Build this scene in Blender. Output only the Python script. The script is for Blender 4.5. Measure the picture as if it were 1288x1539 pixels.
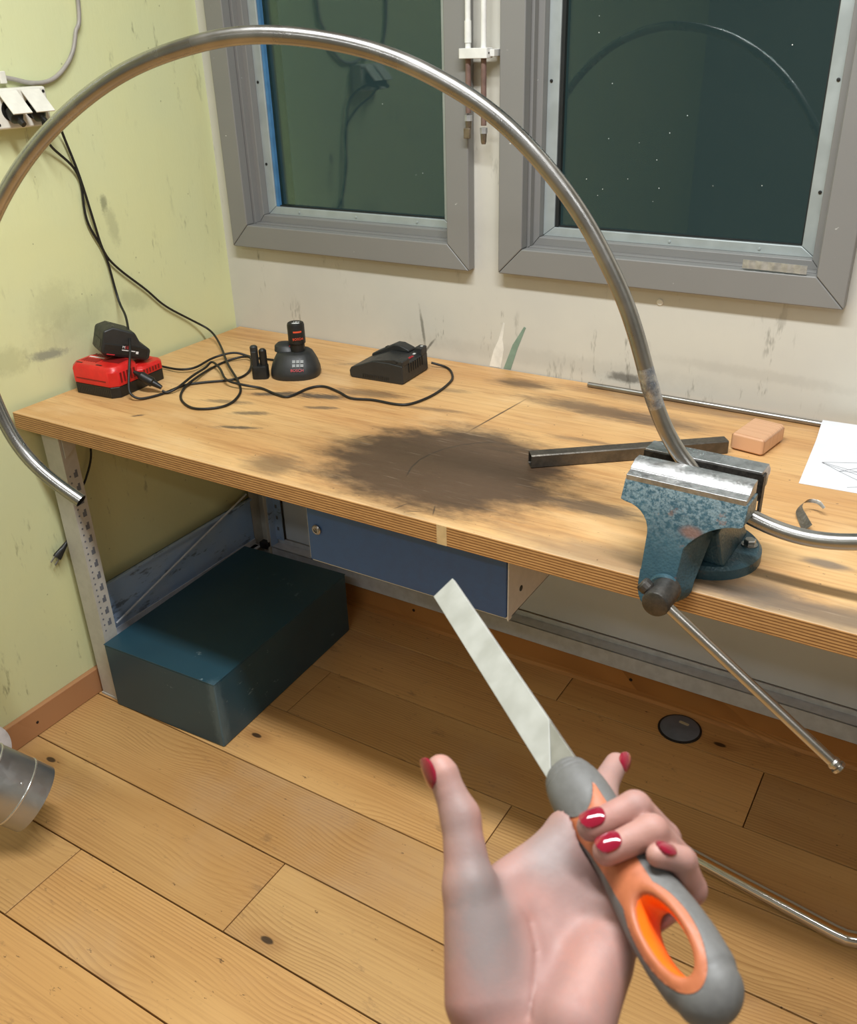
import bpy, bmesh, math, random
import numpy as np
from mathutils import Vector, Matrix
random.seed(7)
for o in list(bpy.data.objects): bpy.data.objects.remove(o)
SC = bpy.context.scene
COL = SC.collection

# ---------------------------------------------------------------- camera
CAM = Vector((1.88276, -1.95424, 1.59136))
YAW, PITCH, ROLL = -0.56191, 0.48076, -0.03141
def cam_axes():
    cy, sy, cp, sp = math.cos(YAW), math.sin(YAW), math.cos(PITCH), math.sin(PITCH)
    f = Vector((sy*cp, cy*cp, -sp)); r = Vector((cy, -sy, 0)); u = r.cross(f)
    cr, sr = math.cos(ROLL), math.sin(ROLL)
    return cr*r + sr*u, -sr*r + cr*u, f
AR, AU, AF = cam_axes()
cd = bpy.data.cameras.new('camera'); cam = bpy.data.objects.new('camera', cd); COL.objects.link(cam)
cam.matrix_world = Matrix(((AR.x, AU.x, -AF.x, CAM.x), (AR.y, AU.y, -AF.y, CAM.y), (AR.z, AU.z, -AF.z, CAM.z), (0, 0, 0, 1)))
cd.sensor_fit = 'HORIZONTAL'; cd.sensor_width = 36.0; cd.lens = 36.0*1368.0/1288.0
cd.clip_start = 0.02; cd.clip_end = 60
cd.dof.use_dof = True; cd.dof.focus_distance = 1.75; cd.dof.aperture_fstop = 22.0
SC.camera = cam

# ---------------------------------------------------------------- world: night outside the windows
w = bpy.data.worlds.new('night'); SC.world = w; w.use_nodes = True
w.node_tree.nodes['Background'].inputs[0].default_value = (0.056, 0.074, 0.076, 1)
w.node_tree.nodes['Background'].inputs[1].default_value = 1.0
vs = SC.view_settings
vs.view_transform = 'Standard'; vs.look = 'None'; vs.gamma = 1.0; vs.use_curve_mapping = False
vs.exposure = 0.08
ROOM_X, ROOM_Y, ROOM_Z = 4.2, -4.4, 2.9
LAMPS = [((1.45, -1.22, 2.78), 0.0, 62), ((1.6, -3.3, 2.78), 0.0, 16), ((3.4, -2.2, 2.78), math.pi/2, 10)]  # first lamp over the bench, the others added as unseen fill
for (p, rz, e) in LAMPS:
    ld = bpy.data.lights.new('ceiling_and_fill_light', 'AREA'); ld.shape = 'RECTANGLE'
    ld.size = 1.45; ld.size_y = 0.16; ld.energy = e; ld.color = (0.955, 0.985, 1.0)
    lo = bpy.data.objects.new('ceiling_and_fill_light', ld); COL.objects.link(lo)
    lo.location = p; lo.rotation_euler = (0, 0, rz)

# ---------------------------------------------------------------- materials
def lin(c):
    c = c/255.0
    return c/12.92 if c <= 0.04045 else ((c+0.055)/1.055)**2.4
def C(r, g, b): return (lin(r), lin(g), lin(b), 1.0)

class Mat:
    def __init__(s, name):
        s.m = bpy.data.materials.new(name); s.m.use_nodes = True
        s.t = s.m.node_tree; s.t.nodes.clear()
        s.out = s.t.nodes.new('ShaderNodeOutputMaterial')
        s.b = s.t.nodes.new('ShaderNodeBsdfPrincipled')
        s.t.links.new(s.b.outputs[0], s.out.inputs[0])
        s._tc = None
    def put(s, sock, v):
        if hasattr(v, 'is_output'): s.t.links.new(v, sock)
        elif v is not None:
            try: sock.default_value = v
            except Exception: sock.default_value = (v, v, v)
    def node(s, ty, ins=(), **props):
        n = s.t.nodes.new(ty)
        for k, v in props.items(): setattr(n, k, v)
        for k, v in (ins.items() if isinstance(ins, dict) else enumerate(ins)): s.put(n.inputs[k], v)
        return n
    def obj(s):
        if not s._tc: s._tc = s.node('ShaderNodeTexCoord')
        return s._tc.outputs['Object']
    def rnd(s): return s.node('ShaderNodeObjectInfo').outputs['Random']
    def math(s, op, a, b=None, c=None, clamp=False):
        n = s.node('ShaderNodeMath', operation=op, use_clamp=clamp)
        s.put(n.inputs[0], a); s.put(n.inputs[1], b); s.put(n.inputs[2], c)
        return n.outputs[0]
    def vmath(s, op, a, b=None):
        n = s.node('ShaderNodeVectorMath', operation=op); s.put(n.inputs[0], a); s.put(n.inputs[1], b)
        return n.outputs[1] if op == 'LENGTH' else n.outputs[0]
    def map(s, v, loc=(0, 0, 0), rot=(0, 0, 0), scale=(1, 1, 1), ty='POINT'):
        return s.node('ShaderNodeMapping', [v, loc, rot, scale], vector_type=ty).outputs[0]
    def noise(s, v, scale=5, detail=3, rough=.55, dist=0, col=False):
        n = s.node('ShaderNodeTexNoise', {'Vector': v, 'Scale': scale, 'Detail': detail, 'Roughness': rough, 'Distortion': dist})
        return n.outputs[1] if col else n.outputs[0]
    def voro(s, v, scale=5, feature='F1', rand=1.0, out='Distance', dim='3D'):
        n = s.node('ShaderNodeTexVoronoi', {'Vector': v, 'Scale': scale, 'Randomness': rand}, feature=feature, voronoi_dimensions=dim)
        return n.outputs[out]
    def rng(s, v, a, b, c=0.0, d=1.0, smooth=True):
        return s.node('ShaderNodeMapRange', [v, a, b, c, d], interpolation_type='SMOOTHSTEP' if smooth else 'LINEAR').outputs[0]
    def mix(s, f, a, b, ty='MIX'):
        n = s.node('ShaderNodeMix', data_type='RGBA', blend_type=ty)
        s.put(n.inputs[0], f); s.put(n.inputs[6], a); s.put(n.inputs[7], b)
        return n.outputs[2]
    def sep(s, v): return s.node('ShaderNodeSeparateXYZ', [v]).outputs
    def comb(s, x, y, z): return s.node('ShaderNodeCombineXYZ', [x, y, z]).outputs[0]
    def ell(s, v, c, r, ang=0.0, soft=.35, wob=None, amp=.5):
        """mask of an elliptical mark with a ragged border"""
        d = s.vmath('LENGTH', s.map(v, c, (0, 0, ang) if not isinstance(ang, tuple) else ang, r, 'TEXTURE'))
        if wob is not None: d = s.math('ADD', d, s.math('MULTIPLY', s.math('SUBTRACT', wob, .5), amp*2))
        return s.rng(d, 1+soft, 1-soft)
    def set(s, col=None, rough=None, metal=None, bump=None, bd=.001, bs=.5, **kw):
        if col is not None: s.put(s.b.inputs['Base Color'], col)
        if rough is not None: s.put(s.b.inputs['Roughness'], rough)
        if metal is not None: s.put(s.b.inputs['Metallic'], metal)
        for k, v in kw.items(): s.put(s.b.inputs[k.replace('_', ' ')], v)
        if bump is not None:
            n = s.node('ShaderNodeBump', {'Strength': bs, 'Distance': bd, 'Height': bump})
            s.t.links.new(n.outputs[0], s.b.inputs['Normal'])
        return s.m

def plain(name, col, rough=.5, metal=0.0, var=.12, scale=30, bd=.0003):
    m = Mat(name); v = m.obj()
    n = m.noise(v, scale, 3)
    c = m.mix(m.rng(n, .3, .7), tuple(x*(1-var) for x in col[:3])+(1,), tuple(min(1, x*(1+var)) for x in col[:3])+(1,))
    return m.set(c, m.rng(n, .2, .8, max(0, rough-.07), min(1, rough+.07)) if bd else rough, metal, n if bd else None, bd, .35)

def wood_planks(name, c_lo, c_hi, c_dark, rough=.36, along='x', knots=True, scratch=True):
    m = Mat(name); v0 = m.obj(); r = m.rnd()
    off = m.comb(m.math('MULTIPLY', r, 37.0), m.math('MULTIPLY', r, 91.0), m.math('MULTIPLY', r, 13.0))
    if along == 'y': v0 = m.comb(m.sep(v0)[1], m.sep(v0)[0], m.sep(v0)[2])
    v = m.vmath('ADD', v0, off)
    kv = m.map(v, scale=(1.9, 4.2, 1.0))
    kd = m.voro(kv, 1.0, dim='2D')
    bend = m.math('MULTIPLY', m.rng(kd, .35, .0), .55)
    big = m.noise(m.map(v, scale=(.7, 3.0, 1)), 1.0, 2, .5, .6)
    y = m.sep(v)[1]
    ph = m.math('ADD', m.math('ADD', m.math('MULTIPLY', y, 120.0), m.math('MULTIPLY', big, 11.0)), m.math('MULTIPLY', bend, 5.0))
    ring = m.math('FRACT', ph)
    late = m.math('MULTIPLY', m.rng(ring, .35, 1.0), m.rng(m.noise(m.map(v, scale=(1.2, 3, 1)), 1.6, 2), .35, .65))
    fine = m.noise(m.map(v, scale=(3.5, 190, 3)), 1.0, 3, .6)
    col = m.mix(m.rng(big, .25, .75), c_lo, c_hi)
    col = m.mix(m.math('MULTIPLY', late, .42), col, c_dark)
    col = m.mix(m.math('MULTIPLY', m.rng(fine, .45, .75), .28), col, c_dark)
    tint = m.rng(r, 0, 1, .82, 1.13, False)
    n = m.node('ShaderNodeHueSaturation', {'Value': tint, 'Saturation': 1.0, 'Color': col}); col = n.outputs[0]
    if knots:
        sel = m.sep(m.voro(kv, 1.0, out='Color', dim='2D'))[0]
        k = m.math('MULTIPLY', m.rng(kd, .036, .022), m.rng(sel, .42, .45))
        k2 = m.math('MULTIPLY', m.rng(kd, .13, .03), m.rng(sel, .42, .45))
        col = m.mix(m.math('MULTIPLY', k2, .4), col, c_dark)
        col = m.mix(k, col, C(70, 50, 30))
    h = m.math('ADD', m.math('MULTIPLY', late, .5), fine)
    if scratch:
        sp = m.noise(m.map(v, scale=(6, 14, 1)), 6.0, 4, .7)
        col = m.mix(m.math('MULTIPLY', m.rng(sp, .66, .72), .8), col, C(80, 56, 36))
        sp2 = m.noise(m.map(v, scale=(2.5, 5, 1)), 3.0, 5, .75)
        col = m.mix(m.math('MULTIPLY', m.rng(sp2, .60, .70), .35), col, C(110, 84, 62))
        wear = m.noise(v, 2.3, 4, .6)
        col = m.mix(m.math('MULTIPLY', m.rng(wear, .5, .75), .25), col, C(186, 165, 140))
        rough = m.rng(wear, .3, .7, rough-.05, rough+.15)
    return m.set(col, rough, 0, h, .0006, .5)

M = {}
M['floor'] = wood_planks('floor_wood', C(198, 150, 92), C(220, 176, 116), C(146, 98, 52))
M['subfloor'] = plain('joint_dirt', C(38, 26, 18), .9)
M['base_left'] = wood_planks('baseboard_pinkish_wood', C(182, 128, 86), C(194, 142, 100), C(140, 88, 54), knots=False, scratch=False, along='y')
M['base_back'] = wood_planks('baseboard_orange_wood', C(190, 130, 70), C(204, 146, 84), C(130, 80, 38), knots=True, scratch=False)

def wall_mat(name, base, alt, scuff, marks, axis):
    m = Mat(name); v = m.obj()
    n1 = m.noise(v, 2.2, 4, .6); n2 = m.noise(v, 40, 4, .6); n3 = m.noise(m.map(v, scale=(1, 1, .35)), 9, 5, .7)
    col = m.mix(m.rng(n1, .3, .7), base, alt)
    # scattered scuffs: vertical-ish streaks and pits, strongest low on the wall
    st = m.noise(m.map(v, scale=(30, 30, 7), rot=(.25, .25, 0)), 1.0, 4, .75)
    pat = m.rng(m.noise(v, 3.1, 2), .47, .62)
    col = m.mix(m.math('MULTIPLY', m.math('MULTIPLY', m.rng(st, .58, .70), pat), .7), col, scuff)
    pit = m.voro(m.map(v, scale=(1, 1, 1)), 26)
    psel = m.sep(m.voro(v, 26, out='Color'))[0]
    col = m.mix(m.math('MULTIPLY', m.math('MULTIPLY', m.rng(pit, .07, .03), m.rng(psel, .90, .94)), .6), col, scuff)
    wob = m.noise(v, 38, 4, .75)
    for (c, r, ang, amt, mc) in marks:
        col = m.mix(m.math('MULTIPLY', m.ell(v, c, r, ang, .5, wob, .9), amt), col, mc)
    h = m.math('ADD', m.math('MULTIPLY', n3, 1.0), m.math('MULTIPLY', n2, .25))
    return m.set(col, .62, 0, h, .004, .35)
GREYM = C(120, 122, 120)
M['wall_back'] = wall_mat('cream_concrete_paint', C(206, 203, 192), C(196, 194, 186), C(110, 108, 98), [
    ((1.205, 0, .876), (.045, 1, .010), (0, 0, 0), .7, C(60, 58, 55)),
    ((.652, 0, .925), (.004, 1, .05), (0, -.14, 0), .8, C(120, 118, 108)),
    ((.668, 0, .875), (.003, 1, .03), (0, .7, 0), .8, C(100, 98, 90)),
    ((1.5, 0, .93), (.2, 1, .012), (0, .03, 0), .14, C(120, 115, 105)),
    ((1.0, 0, .89), (.35, 1, .02), (0, 0, 0), .12, C(120, 115, 105))], 'y')
M['wall_left'] = wall_mat('yellow_green_paint', C(218, 219, 166), C(212, 216, 170), C(132, 134, 100), [
    ((0, -.645, .945), (1, .045, .011), (-.12, 0, 0), .75, C(125, 130, 122)),
    ((0, -.40, 1.255), (1, .010, .018), 0, .8, C(140, 142, 110)),
    ((0, -.385, 1.20), (1, .014, .05), (.1, 0, 0), .4, C(150, 152, 118)),
    ((0, -.60, 1.05), (1, .06, .05), (.4, 0, 0), .22, C(150, 152, 112)),
    ((0, -.56, 1.0), (1, .12, .04), (.3, 0, 0), .22, C(160, 160, 120)),
    ((0, -.36, 1.01), (1, .05, .022), (-.4, 0, 0), .35, C(150, 152, 112)),
    ((0, -.75, .96), (1, .05, .03), (-.2, 0, 0), .35, C(150, 152, 112))], 'x')
M['wall_plain'] = plain('plain_white_wall', C(160, 160, 154), .7, 0, .05, 4)
M['ceiling'] = plain('ceiling_white', C(186, 186, 180), .8, 0, .04, 4)
def frame_mat():
    m = Mat('grey_window_paint'); v = m.obj(); n = m.noise(v, 5, 2); ch = m.noise(m.map(v, scale=(1, 1, 1.6)), 46, 3, .65); pk = m.rng(m.noise(v, 4.5, 2), .46, .6)
    col = m.mix(n, C(124, 123, 121), C(132, 131, 129)); col = m.mix(m.math('MULTIPLY', m.rng(ch, .715, .735), pk), col, C(206, 206, 202))
    return m.set(col, .42, 0)
M['frame_grey'] = frame_mat()
M['alu'] = plain('brushed_aluminium', C(170, 178, 178), .45, .3, .06, 20)
M['blue_strip'] = plain('blue_spacer', C(70, 120, 165), .5)
M['gasket'] = plain('black_gasket', C(24, 28, 28), .6)
M['dark'] = plain('dark_metal_screw', C(54, 54, 54), .45, .6)
def glass_mat():
    m = Mat('window_glass')
    tr = m.node('ShaderNodeBsdfTransparent', [(.62, .74, .72, 1)]); gl = m.node('ShaderNodeBsdfGlossy', {'Color': (.95, 1, .98, 1), 'Roughness': .015})
    fr = m.node('ShaderNodeFresnel', {'IOR': 1.52})
    f = m.math('MULTIPLY', fr.outputs[0], .85, clamp=True)
    mx = m.node('ShaderNodeMixShader', [f, tr.outputs[0], gl.outputs[0]])
    m.t.links.new(mx.outputs[0], m.out.inputs[0]); m.t.nodes.remove(m.b)
    return m.m
M['glass'] = glass_mat()
M['speck'] = plain('white_paint_specks', C(225, 228, 224), .6)

# ---------------------------------------------------------------- mesh helpers
def frame_z(d):
    d = Vector(d).normalized(); up = Vector((0, 0, 1)) if abs(d.z) < .95 else Vector((1, 0, 0))
    x = up.cross(d).normalized(); return x, d.cross(x), d

class B:
    def __init__(s): s.bm = bmesh.new()
    def face(s, vs_, mi=0):
        try:
            f = s.bm.faces.new(vs_); f.material_index = mi; return f
        except ValueError: return None
    def box(s, a, b, mi=0, rot=0.0, piv=None):
        x0, y0, z0 = a; x1, y1, z1 = b
        P = [(x0, y0, z0), (x1, y0, z0), (x1, y1, z0), (x0, y1, z0), (x0, y0, z1), (x1, y0, z1), (x1, y1, z1), (x0, y1, z1)]
        v = [s.bm.verts.new(p) for p in P]
        for q in ((0, 3, 2, 1), (4, 5, 6, 7), (0, 1, 5, 4), (1, 2, 6, 5), (2, 3, 7, 6), (3, 0, 4, 7)): s.face([v[i] for i in q], mi)
        if rot:
            pv = Vector(piv) if piv else Vector(((x0+x1)/2, (y0+y1)/2, 0))
            R = Matrix.Rotation(rot, 3, 'Z')
            for q in v: q.co = R @ (q.co-pv) + pv
        return v
    def rings(s, rows, cap0=True, cap1=True, mi=0, closed=True):
        R = [[s.bm.verts.new(p) for p in row] for row in rows]; n = len(R[0])
        for i in range(len(R)-1):
            for j in range(n if closed else n-1):
                k = (j+1) % n; s.face((R[i][j], R[i][k], R[i+1][k], R[i+1][j]), mi)
        if cap0: s.face(list(reversed(R[0])), mi)
        if cap1: s.face(R[-1], mi)
        return R
    def lathe(s, prof, p0, d, n=24, mi=0, cap0=True, cap1=True):
        """prof: (distance along d, radius)"""
        x, y, z = frame_z(d); p0 = Vector(p0)
        s.rings([[p0 + z*h + (x*math.cos(2*math.pi*k/n) + y*math.sin(2*math.pi*k/n))*max(r, 1e-5) for k in range(n)] for (h, r) in prof], cap0, cap1, mi)
    def cyl(s, a, b, r, n=16, mi=0, bev=0):
        a, b = Vector(a), Vector(b); L = (b-a).length
        pr = [(0, r), (L, r)] if not bev else [(0, r-bev), (bev, r), (L-bev, r), (L, r-bev)]
        s.lathe(pr, a, b-a, n, mi)
    def tube(s, pts, r, n=10, mi=0, cap=True):
        pts = [Vector(p) for p in pts]; N = len(pts)
        T = [(pts[min(i+1, N-1)]-pts[max(i-1, 0)]).normalized() for i in range(N)]
        up = Vector((0, 0, 1)) if abs(T[0].z) < .9 else Vector((1, 0, 0))
        x = (up - T[0]*up.dot(T[0])).normalized(); rows = []
        for i in range(N):
            x = (x - T[i]*x.dot(T[i])).normalized(); y = T[i].cross(x)
            rr = r[i] if hasattr(r, '__len__') else r
            rows.append([pts[i] + (x*math.cos(2*math.pi*k/n) + y*math.sin(2*math.pi*k/n))*rr for k in range(n)])
        s.rings(rows, cap, cap, mi)
        return rows
    def prism(s, poly, a, b, plane='xz', mi=0):
        """poly in the plane, extruded from a to b along the third axis"""
        def P(u, v, w_):
            return {'xz': (u, w_, v), 'xy': (u, v, w_), 'yz': (w_, u, v)}[plane]
        A = [s.bm.verts.new(P(u, v, a)) for u, v in poly]; Bv = [s.bm.verts.new(P(u, v, b)) for u, v in poly]
        n = len(poly); s.face(A, mi); s.face(list(reversed(Bv)), mi)
        for i in range(n):
            j = (i+1) % n; s.face((A[i], Bv[i], Bv[j], A[j]), mi)
    def rbox(s, a, b, r, n=4, mi=0, top=0.0):
        """box with rounded vertical corners, optional top chamfer"""
        x0, y0, z0 = a; x1, y1, z1 = b
        def ring(z, i):
            out = []
            for (cx, cy, a0) in ((x1-r, y1-r, 0), (x0+r, y1-r, 90), (x0+r, y0+r, 180), (x1-r, y0+r, 270)):
                for k in range(n+1):
                    t = math.radians(a0+90*k/n); out.append(((cx+(r-i)*math.cos(t)), (cy+(r-i)*math.sin(t)), z))
            return out
        rows = [ring(z0, 0), ring(z1-top, 0)]
        if top: rows += [ring(z1-top*.3, top*.3), ring(z1, top)]
        s.rings(rows, True, True, mi)

def new_obj(name, mesh, mats, parent=None, loc=None, smooth=None, bevel=0, seg=2):
    o = bpy.data.objects.new(name, mesh); COL.objects.link(o)
    for m in (mats if isinstance(mats, (list, tuple)) else [mats]): mesh.materials.append(M[m] if isinstance(m, str) else m)
    if parent: o.parent = parent
    if loc is not None: o.location = loc
    if smooth:
        mesh.polygons.foreach_set('use_smooth', [True]*len(mesh.polygons))
        mesh.set_sharp_from_angle(angle=math.radians(smooth))
    if bevel:
        md = o.modifiers.new('bevel', 'BEVEL'); md.width = bevel; md.segments = seg; md.limit_method = 'ANGLE'; md.angle_limit = math.radians(40)
        mesh.polygons.foreach_set('use_smooth', [True]*len(mesh.polygons)); md.harden_normals = True
        if not smooth: mesh.set_sharp_from_angle(angle=math.radians(50))
    return o
def build(b, name, mats, parent=None, loc=None, smooth=None, bevel=0, seg=2, weld=False):
    if weld: bmesh.ops.remove_doubles(b.bm, verts=b.bm.verts, dist=1e-6)
    bmesh.ops.recalc_face_normals(b.bm, faces=b.bm.faces)
    me = bpy.data.meshes.new(name); b.bm.to_mesh(me); b.bm.free()
    return new_obj(name, me, mats, parent, loc, smooth, bevel, seg)
def empty(name, loc=(0, 0, 0), rz=0.0):
    o = bpy.data.objects.new(name, None); COL.objects.link(o); o.location = loc; o.rotation_euler = (0, 0, rz); o.empty_display_size = .05; return o
def tag(o, label=None, cat=None, group=None, kind=None):
    for k, v in (('label', label), ('category', cat), ('group', group), ('kind', kind)):
        if v: o[k] = v
    return o
def struct(o, label=None):
    o['kind'] = 'structure'
    if label: o['label'] = label
    return o
def clone(o, loc, parent=None, name=None):
    c = o.copy(); COL.objects.link(c); c.location = loc
    if parent: c.parent = parent
    return c
def spline(pts, n=8):
    """Catmull-Rom through the points"""
    P = [Vector(p) for p in pts]; P = [P[0]*2-P[1]] + P + [P[-1]*2-P[-2]]; out = []
    for i in range(1, len(P)-2):
        a, b, c, d = P[i-1:i+3]
        for k in range(n):
            t = k/n; out.append(.5*((2*b) + (c-a)*t + (2*a-5*b+4*c-d)*t*t + (3*b-a-3*c+d)*t**3))
    out.append(P[-2]); return out
def text(name, body, size, mat, parent, loc, rot, depth=.0002, align='CENTER'):
    cu = bpy.data.curves.new(name, 'FONT'); cu.body = body; cu.size = size; cu.extrude = depth; cu.align_x = align; cu.align_y = 'CENTER'; cu.resolution_u = 3
    t = bpy.data.objects.new(name, cu); COL.objects.link(t)
    me = bpy.data.meshes.new_from_object(t.evaluated_get(bpy.context.evaluated_depsgraph_get()))
    bpy.data.objects.remove(t); bpy.data.curves.remove(cu)
    o = new_obj(name, me, mat, parent, loc)
    if isinstance(rot, Matrix): o.matrix_local = Matrix.Translation(loc) @ rot.to_4x4()
    else: o.rotation_euler = rot
    return o
PI = math.pi
# ================================================================ SETTING
# floor: planks 198.5 mm wide running along the back wall, butt joints where the photo shows them
fl = B(); fl.box((-.2, ROOM_Y-.2, -.06), (ROOM_X+.2, .25, -.022)); floor = struct(build(fl, 'floor', 'subfloor'), 'wide orange-brown pine floorboards with dark joints')
PW = .1985; Y0 = -.143 + PW
JOINTS = {0: [1.13, 3.2], 1: [1.675], 2: [.5234, 2.6], 3: [1.197, 3.4], 4: [2.3], 5: [.8440, 2.9], 6: [.42, 2.1]}
for r in range(24):
    ytop = min(Y0 - r*PW, 0.05); ybot = Y0 - (r+1)*PW
    js = [0.0] + JOINTS.get(r, sorted([random.uniform(.3, 1.6), random.uniform(2.2, 3.6)])) + [ROOM_X]
    for a, c in zip(js[:-1], js[1:]):
        b = B(); g = .0015; cx, cy = (a+c)/2, (ytop+ybot)/2
        b.box((a-cx+g*.7, ybot-cy+g, -.022), (c-cx-g*.7, ytop-cy-g, random.uniform(-.0006, 0)))
        build(b, 'plank', 'floor', floor, (cx, cy, 0), bevel=.0012, seg=1)
# floor socket lid, let into the boards by the back baseboard
b = B(); b.lathe([(0, .055), (.0022, .055), (.0030, .0535)], (0, 0, 0), (0, 0, 1), 40)
M['lid'] = plain('slate_plastic', C(108, 116, 130), .5); M['lid_rim'] = plain('black_rim', C(28, 28, 30), .5); M['cream_p'] = plain('cream_plastic', C(200, 192, 165), .5)
fo = empty('floor_socket', (1.452, -.094, 0.0002))
tag(fo, 'round slate grey floor socket lid let into the floorboards by the back baseboard', 'floor socket')
build(b, 'rim', 'lid_rim', fo, smooth=30)
b = B(); b.lathe([(.0026, .0495), (.0036, .0495), (.004, .0485)], (0, 0, 0), (0, 0, 1), 40); build(b, 'lid', 'lid', fo, smooth=30)
b = B(); b.rbox((-.013, -.0045, .0038), (.013, .0045, .0045), .003); o = build(b, 'latch', 'cream_p', fo, (.004, .022, 0)); o.rotation_euler.z = -.12

# walls
WIN = [(.055, .807, 1.09), (.885, 1.647, 1.093)]; WTOP = 2.45; CW = .06
def holed_wall():
    b = B(); xs = [0.0-.2, WIN[0][0]+.03, WIN[0][1]-.03, WIN[1][0]+.03, WIN[1][1]-.03, ROOM_X+.2]; zs = [-.06, 1.12, WTOP-.03, ROOM_Z+.1]
    for i in range(5):
        for k in range(3):
            if k == 1 and i in (1, 3): continue
            b.box((xs[i], 0, zs[k]), (xs[i+1], .22, zs[k+1]))
    bmesh.ops.remove_doubles(b.bm, verts=b.bm.verts, dist=1e-5)
    inner = {}
    for f in b.bm.faces:
        inner.setdefault(tuple(sorted(v.index for v in f.verts)), []).append(f)
    b.bm.verts.index_update(); inner = {}
    for f in b.bm.faces: inner.setdefault(tuple(sorted(v.index for v in f.verts)), []).append(f)
    bmesh.ops.delete(b.bm, geom=[f for k in inner.values() if len(k) > 1 for f in k], context='FACES')
    return b
wall_back = struct(build(holed_wall(), 'wall_back', 'wall_back'), 'scuffed cream painted concrete wall behind the workbench')
b = B(); b.box((-.2, ROOM_Y-.2, -.06), (0, 0, ROOM_Z+.1)); wall_left = struct(build(b, 'wall_left', 'wall_left'), 'pale yellow-green painted side wall')
b = B(); b.box((ROOM_X, ROOM_Y-.2, -.06), (ROOM_X+.2, 0, ROOM_Z+.1)); struct(build(b, 'wall_right', 'wall_plain'))
b = B(); b.box((0, ROOM_Y-.2, -.06), (ROOM_X, ROOM_Y, ROOM_Z+.1)); struct(build(b, 'wall_front', 'wall_plain'))
b = B(); b.box((0, ROOM_Y, ROOM_Z), (ROOM_X, 0, ROOM_Z+.1)); struct(build(b, 'ceiling', 'ceiling'))
# paint smears on the back wall
def smear(poly, mat, nm):
    b = B(); b.prism(poly, -.0008, .001, 'xz'); return build(b, nm, mat, wall_back)
M['white_smear'] = plain('white_filler', C(228, 226, 218), .6); M['green_smear'] = plain('green_smear', C(128, 152, 136), .6)
smear([(.848, .851), (.880, .851), (.888, .90), (.884, .925), (.890, .965), (.886, .967), (.872, .92), (.860, .895)], 'white_smear', 'white_smear')
smear([(.888, .851), (.908, .851), (.925, .905), (.947, .962), (.942, .964), (.912, .915)], 'green_smear', 'green_smear')
b = B(); b.lathe([(0, .0075), (.002, .0075), (.003, .006)], (1.2706, 0.0005, 1.0608), (0, -1, 0), 16); build(b, 'filled_hole', 'white_smear', wall_back, smooth=30)

# baseboards
b = B(); b.box((0, ROOM_Y, 0), (.016, 0, .078)); o = struct(build(b, 'baseboard_left', 'base_left', bevel=.003)); o['label'] = 'pinkish-brown wooden baseboard along the yellow-green wall'
for y in (-.93, -1.5, -.35):
    b = B(); b.lathe([(0, .004), (.0008, .004)], (.016, y, .04), (1, 0, 0), 10); build(b, 'nail_hole', 'subfloor', o)
b = B(); b.box((.016, -.019, 0), (ROOM_X, 0, .088)); o = struct(build(b, 'baseboard_back', 'base_back', bevel=.003)); o['label'] = 'orange-brown wooden baseboard along the cream wall'
b = B(); b.prism([(-.019, .0), (-.034, .0), (-.030, .010), (-.019, .016)], .016, ROOM_X, 'yz'); build(b, 'shoe_strip', 'base_back', o)
for x in (1.29, .6, 2.1):
    b = B(); b.lathe([(0, .005), (.0008, .005)], (x, -.019, .045), (0, -1, 0), 10); build(b, 'nail_hole', 'subfloor', o)

# windows
def mitred(parent, nm, mat, o_, i_, y0, y1, bev=.002):
    (ox0, ox1, oz0, oz1), (ix0, ix1, iz0, iz1) = o_, i_
    for poly in ([(ox0, oz0), (ox1, oz0), (ix1, iz0), (ix0, iz0)], [(ox1, oz0), (ox1, oz1), (ix1, iz1), (ix1, iz0)],
                 [(ox1, oz1), (ox0, oz1), (ix0, iz1), (ix1, iz1)], [(ox0, oz1), (ox0, oz0), (ix0, iz0), (ix0, iz1)]):
        c = (sum(p[0] for p in poly)/4, sum(p[1] for p in poly)/4)
        poly = [(c[0]+(x-c[0])*.9994, c[1]+(z-c[1])*.9994) for x, z in poly]
        b = B(); b.prism(poly, y0, y1, 'xz'); build(b, nm, mat, parent, bevel=bev)
specks = {0: [(.52, 1.45), (.61, 1.29), (.63, 1.295), (.33, 1.40), (.70, 1.52)], 1: [(1.06+.46*random.random(), 1.24+.40*random.random()) for _ in range(18)]}
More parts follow.
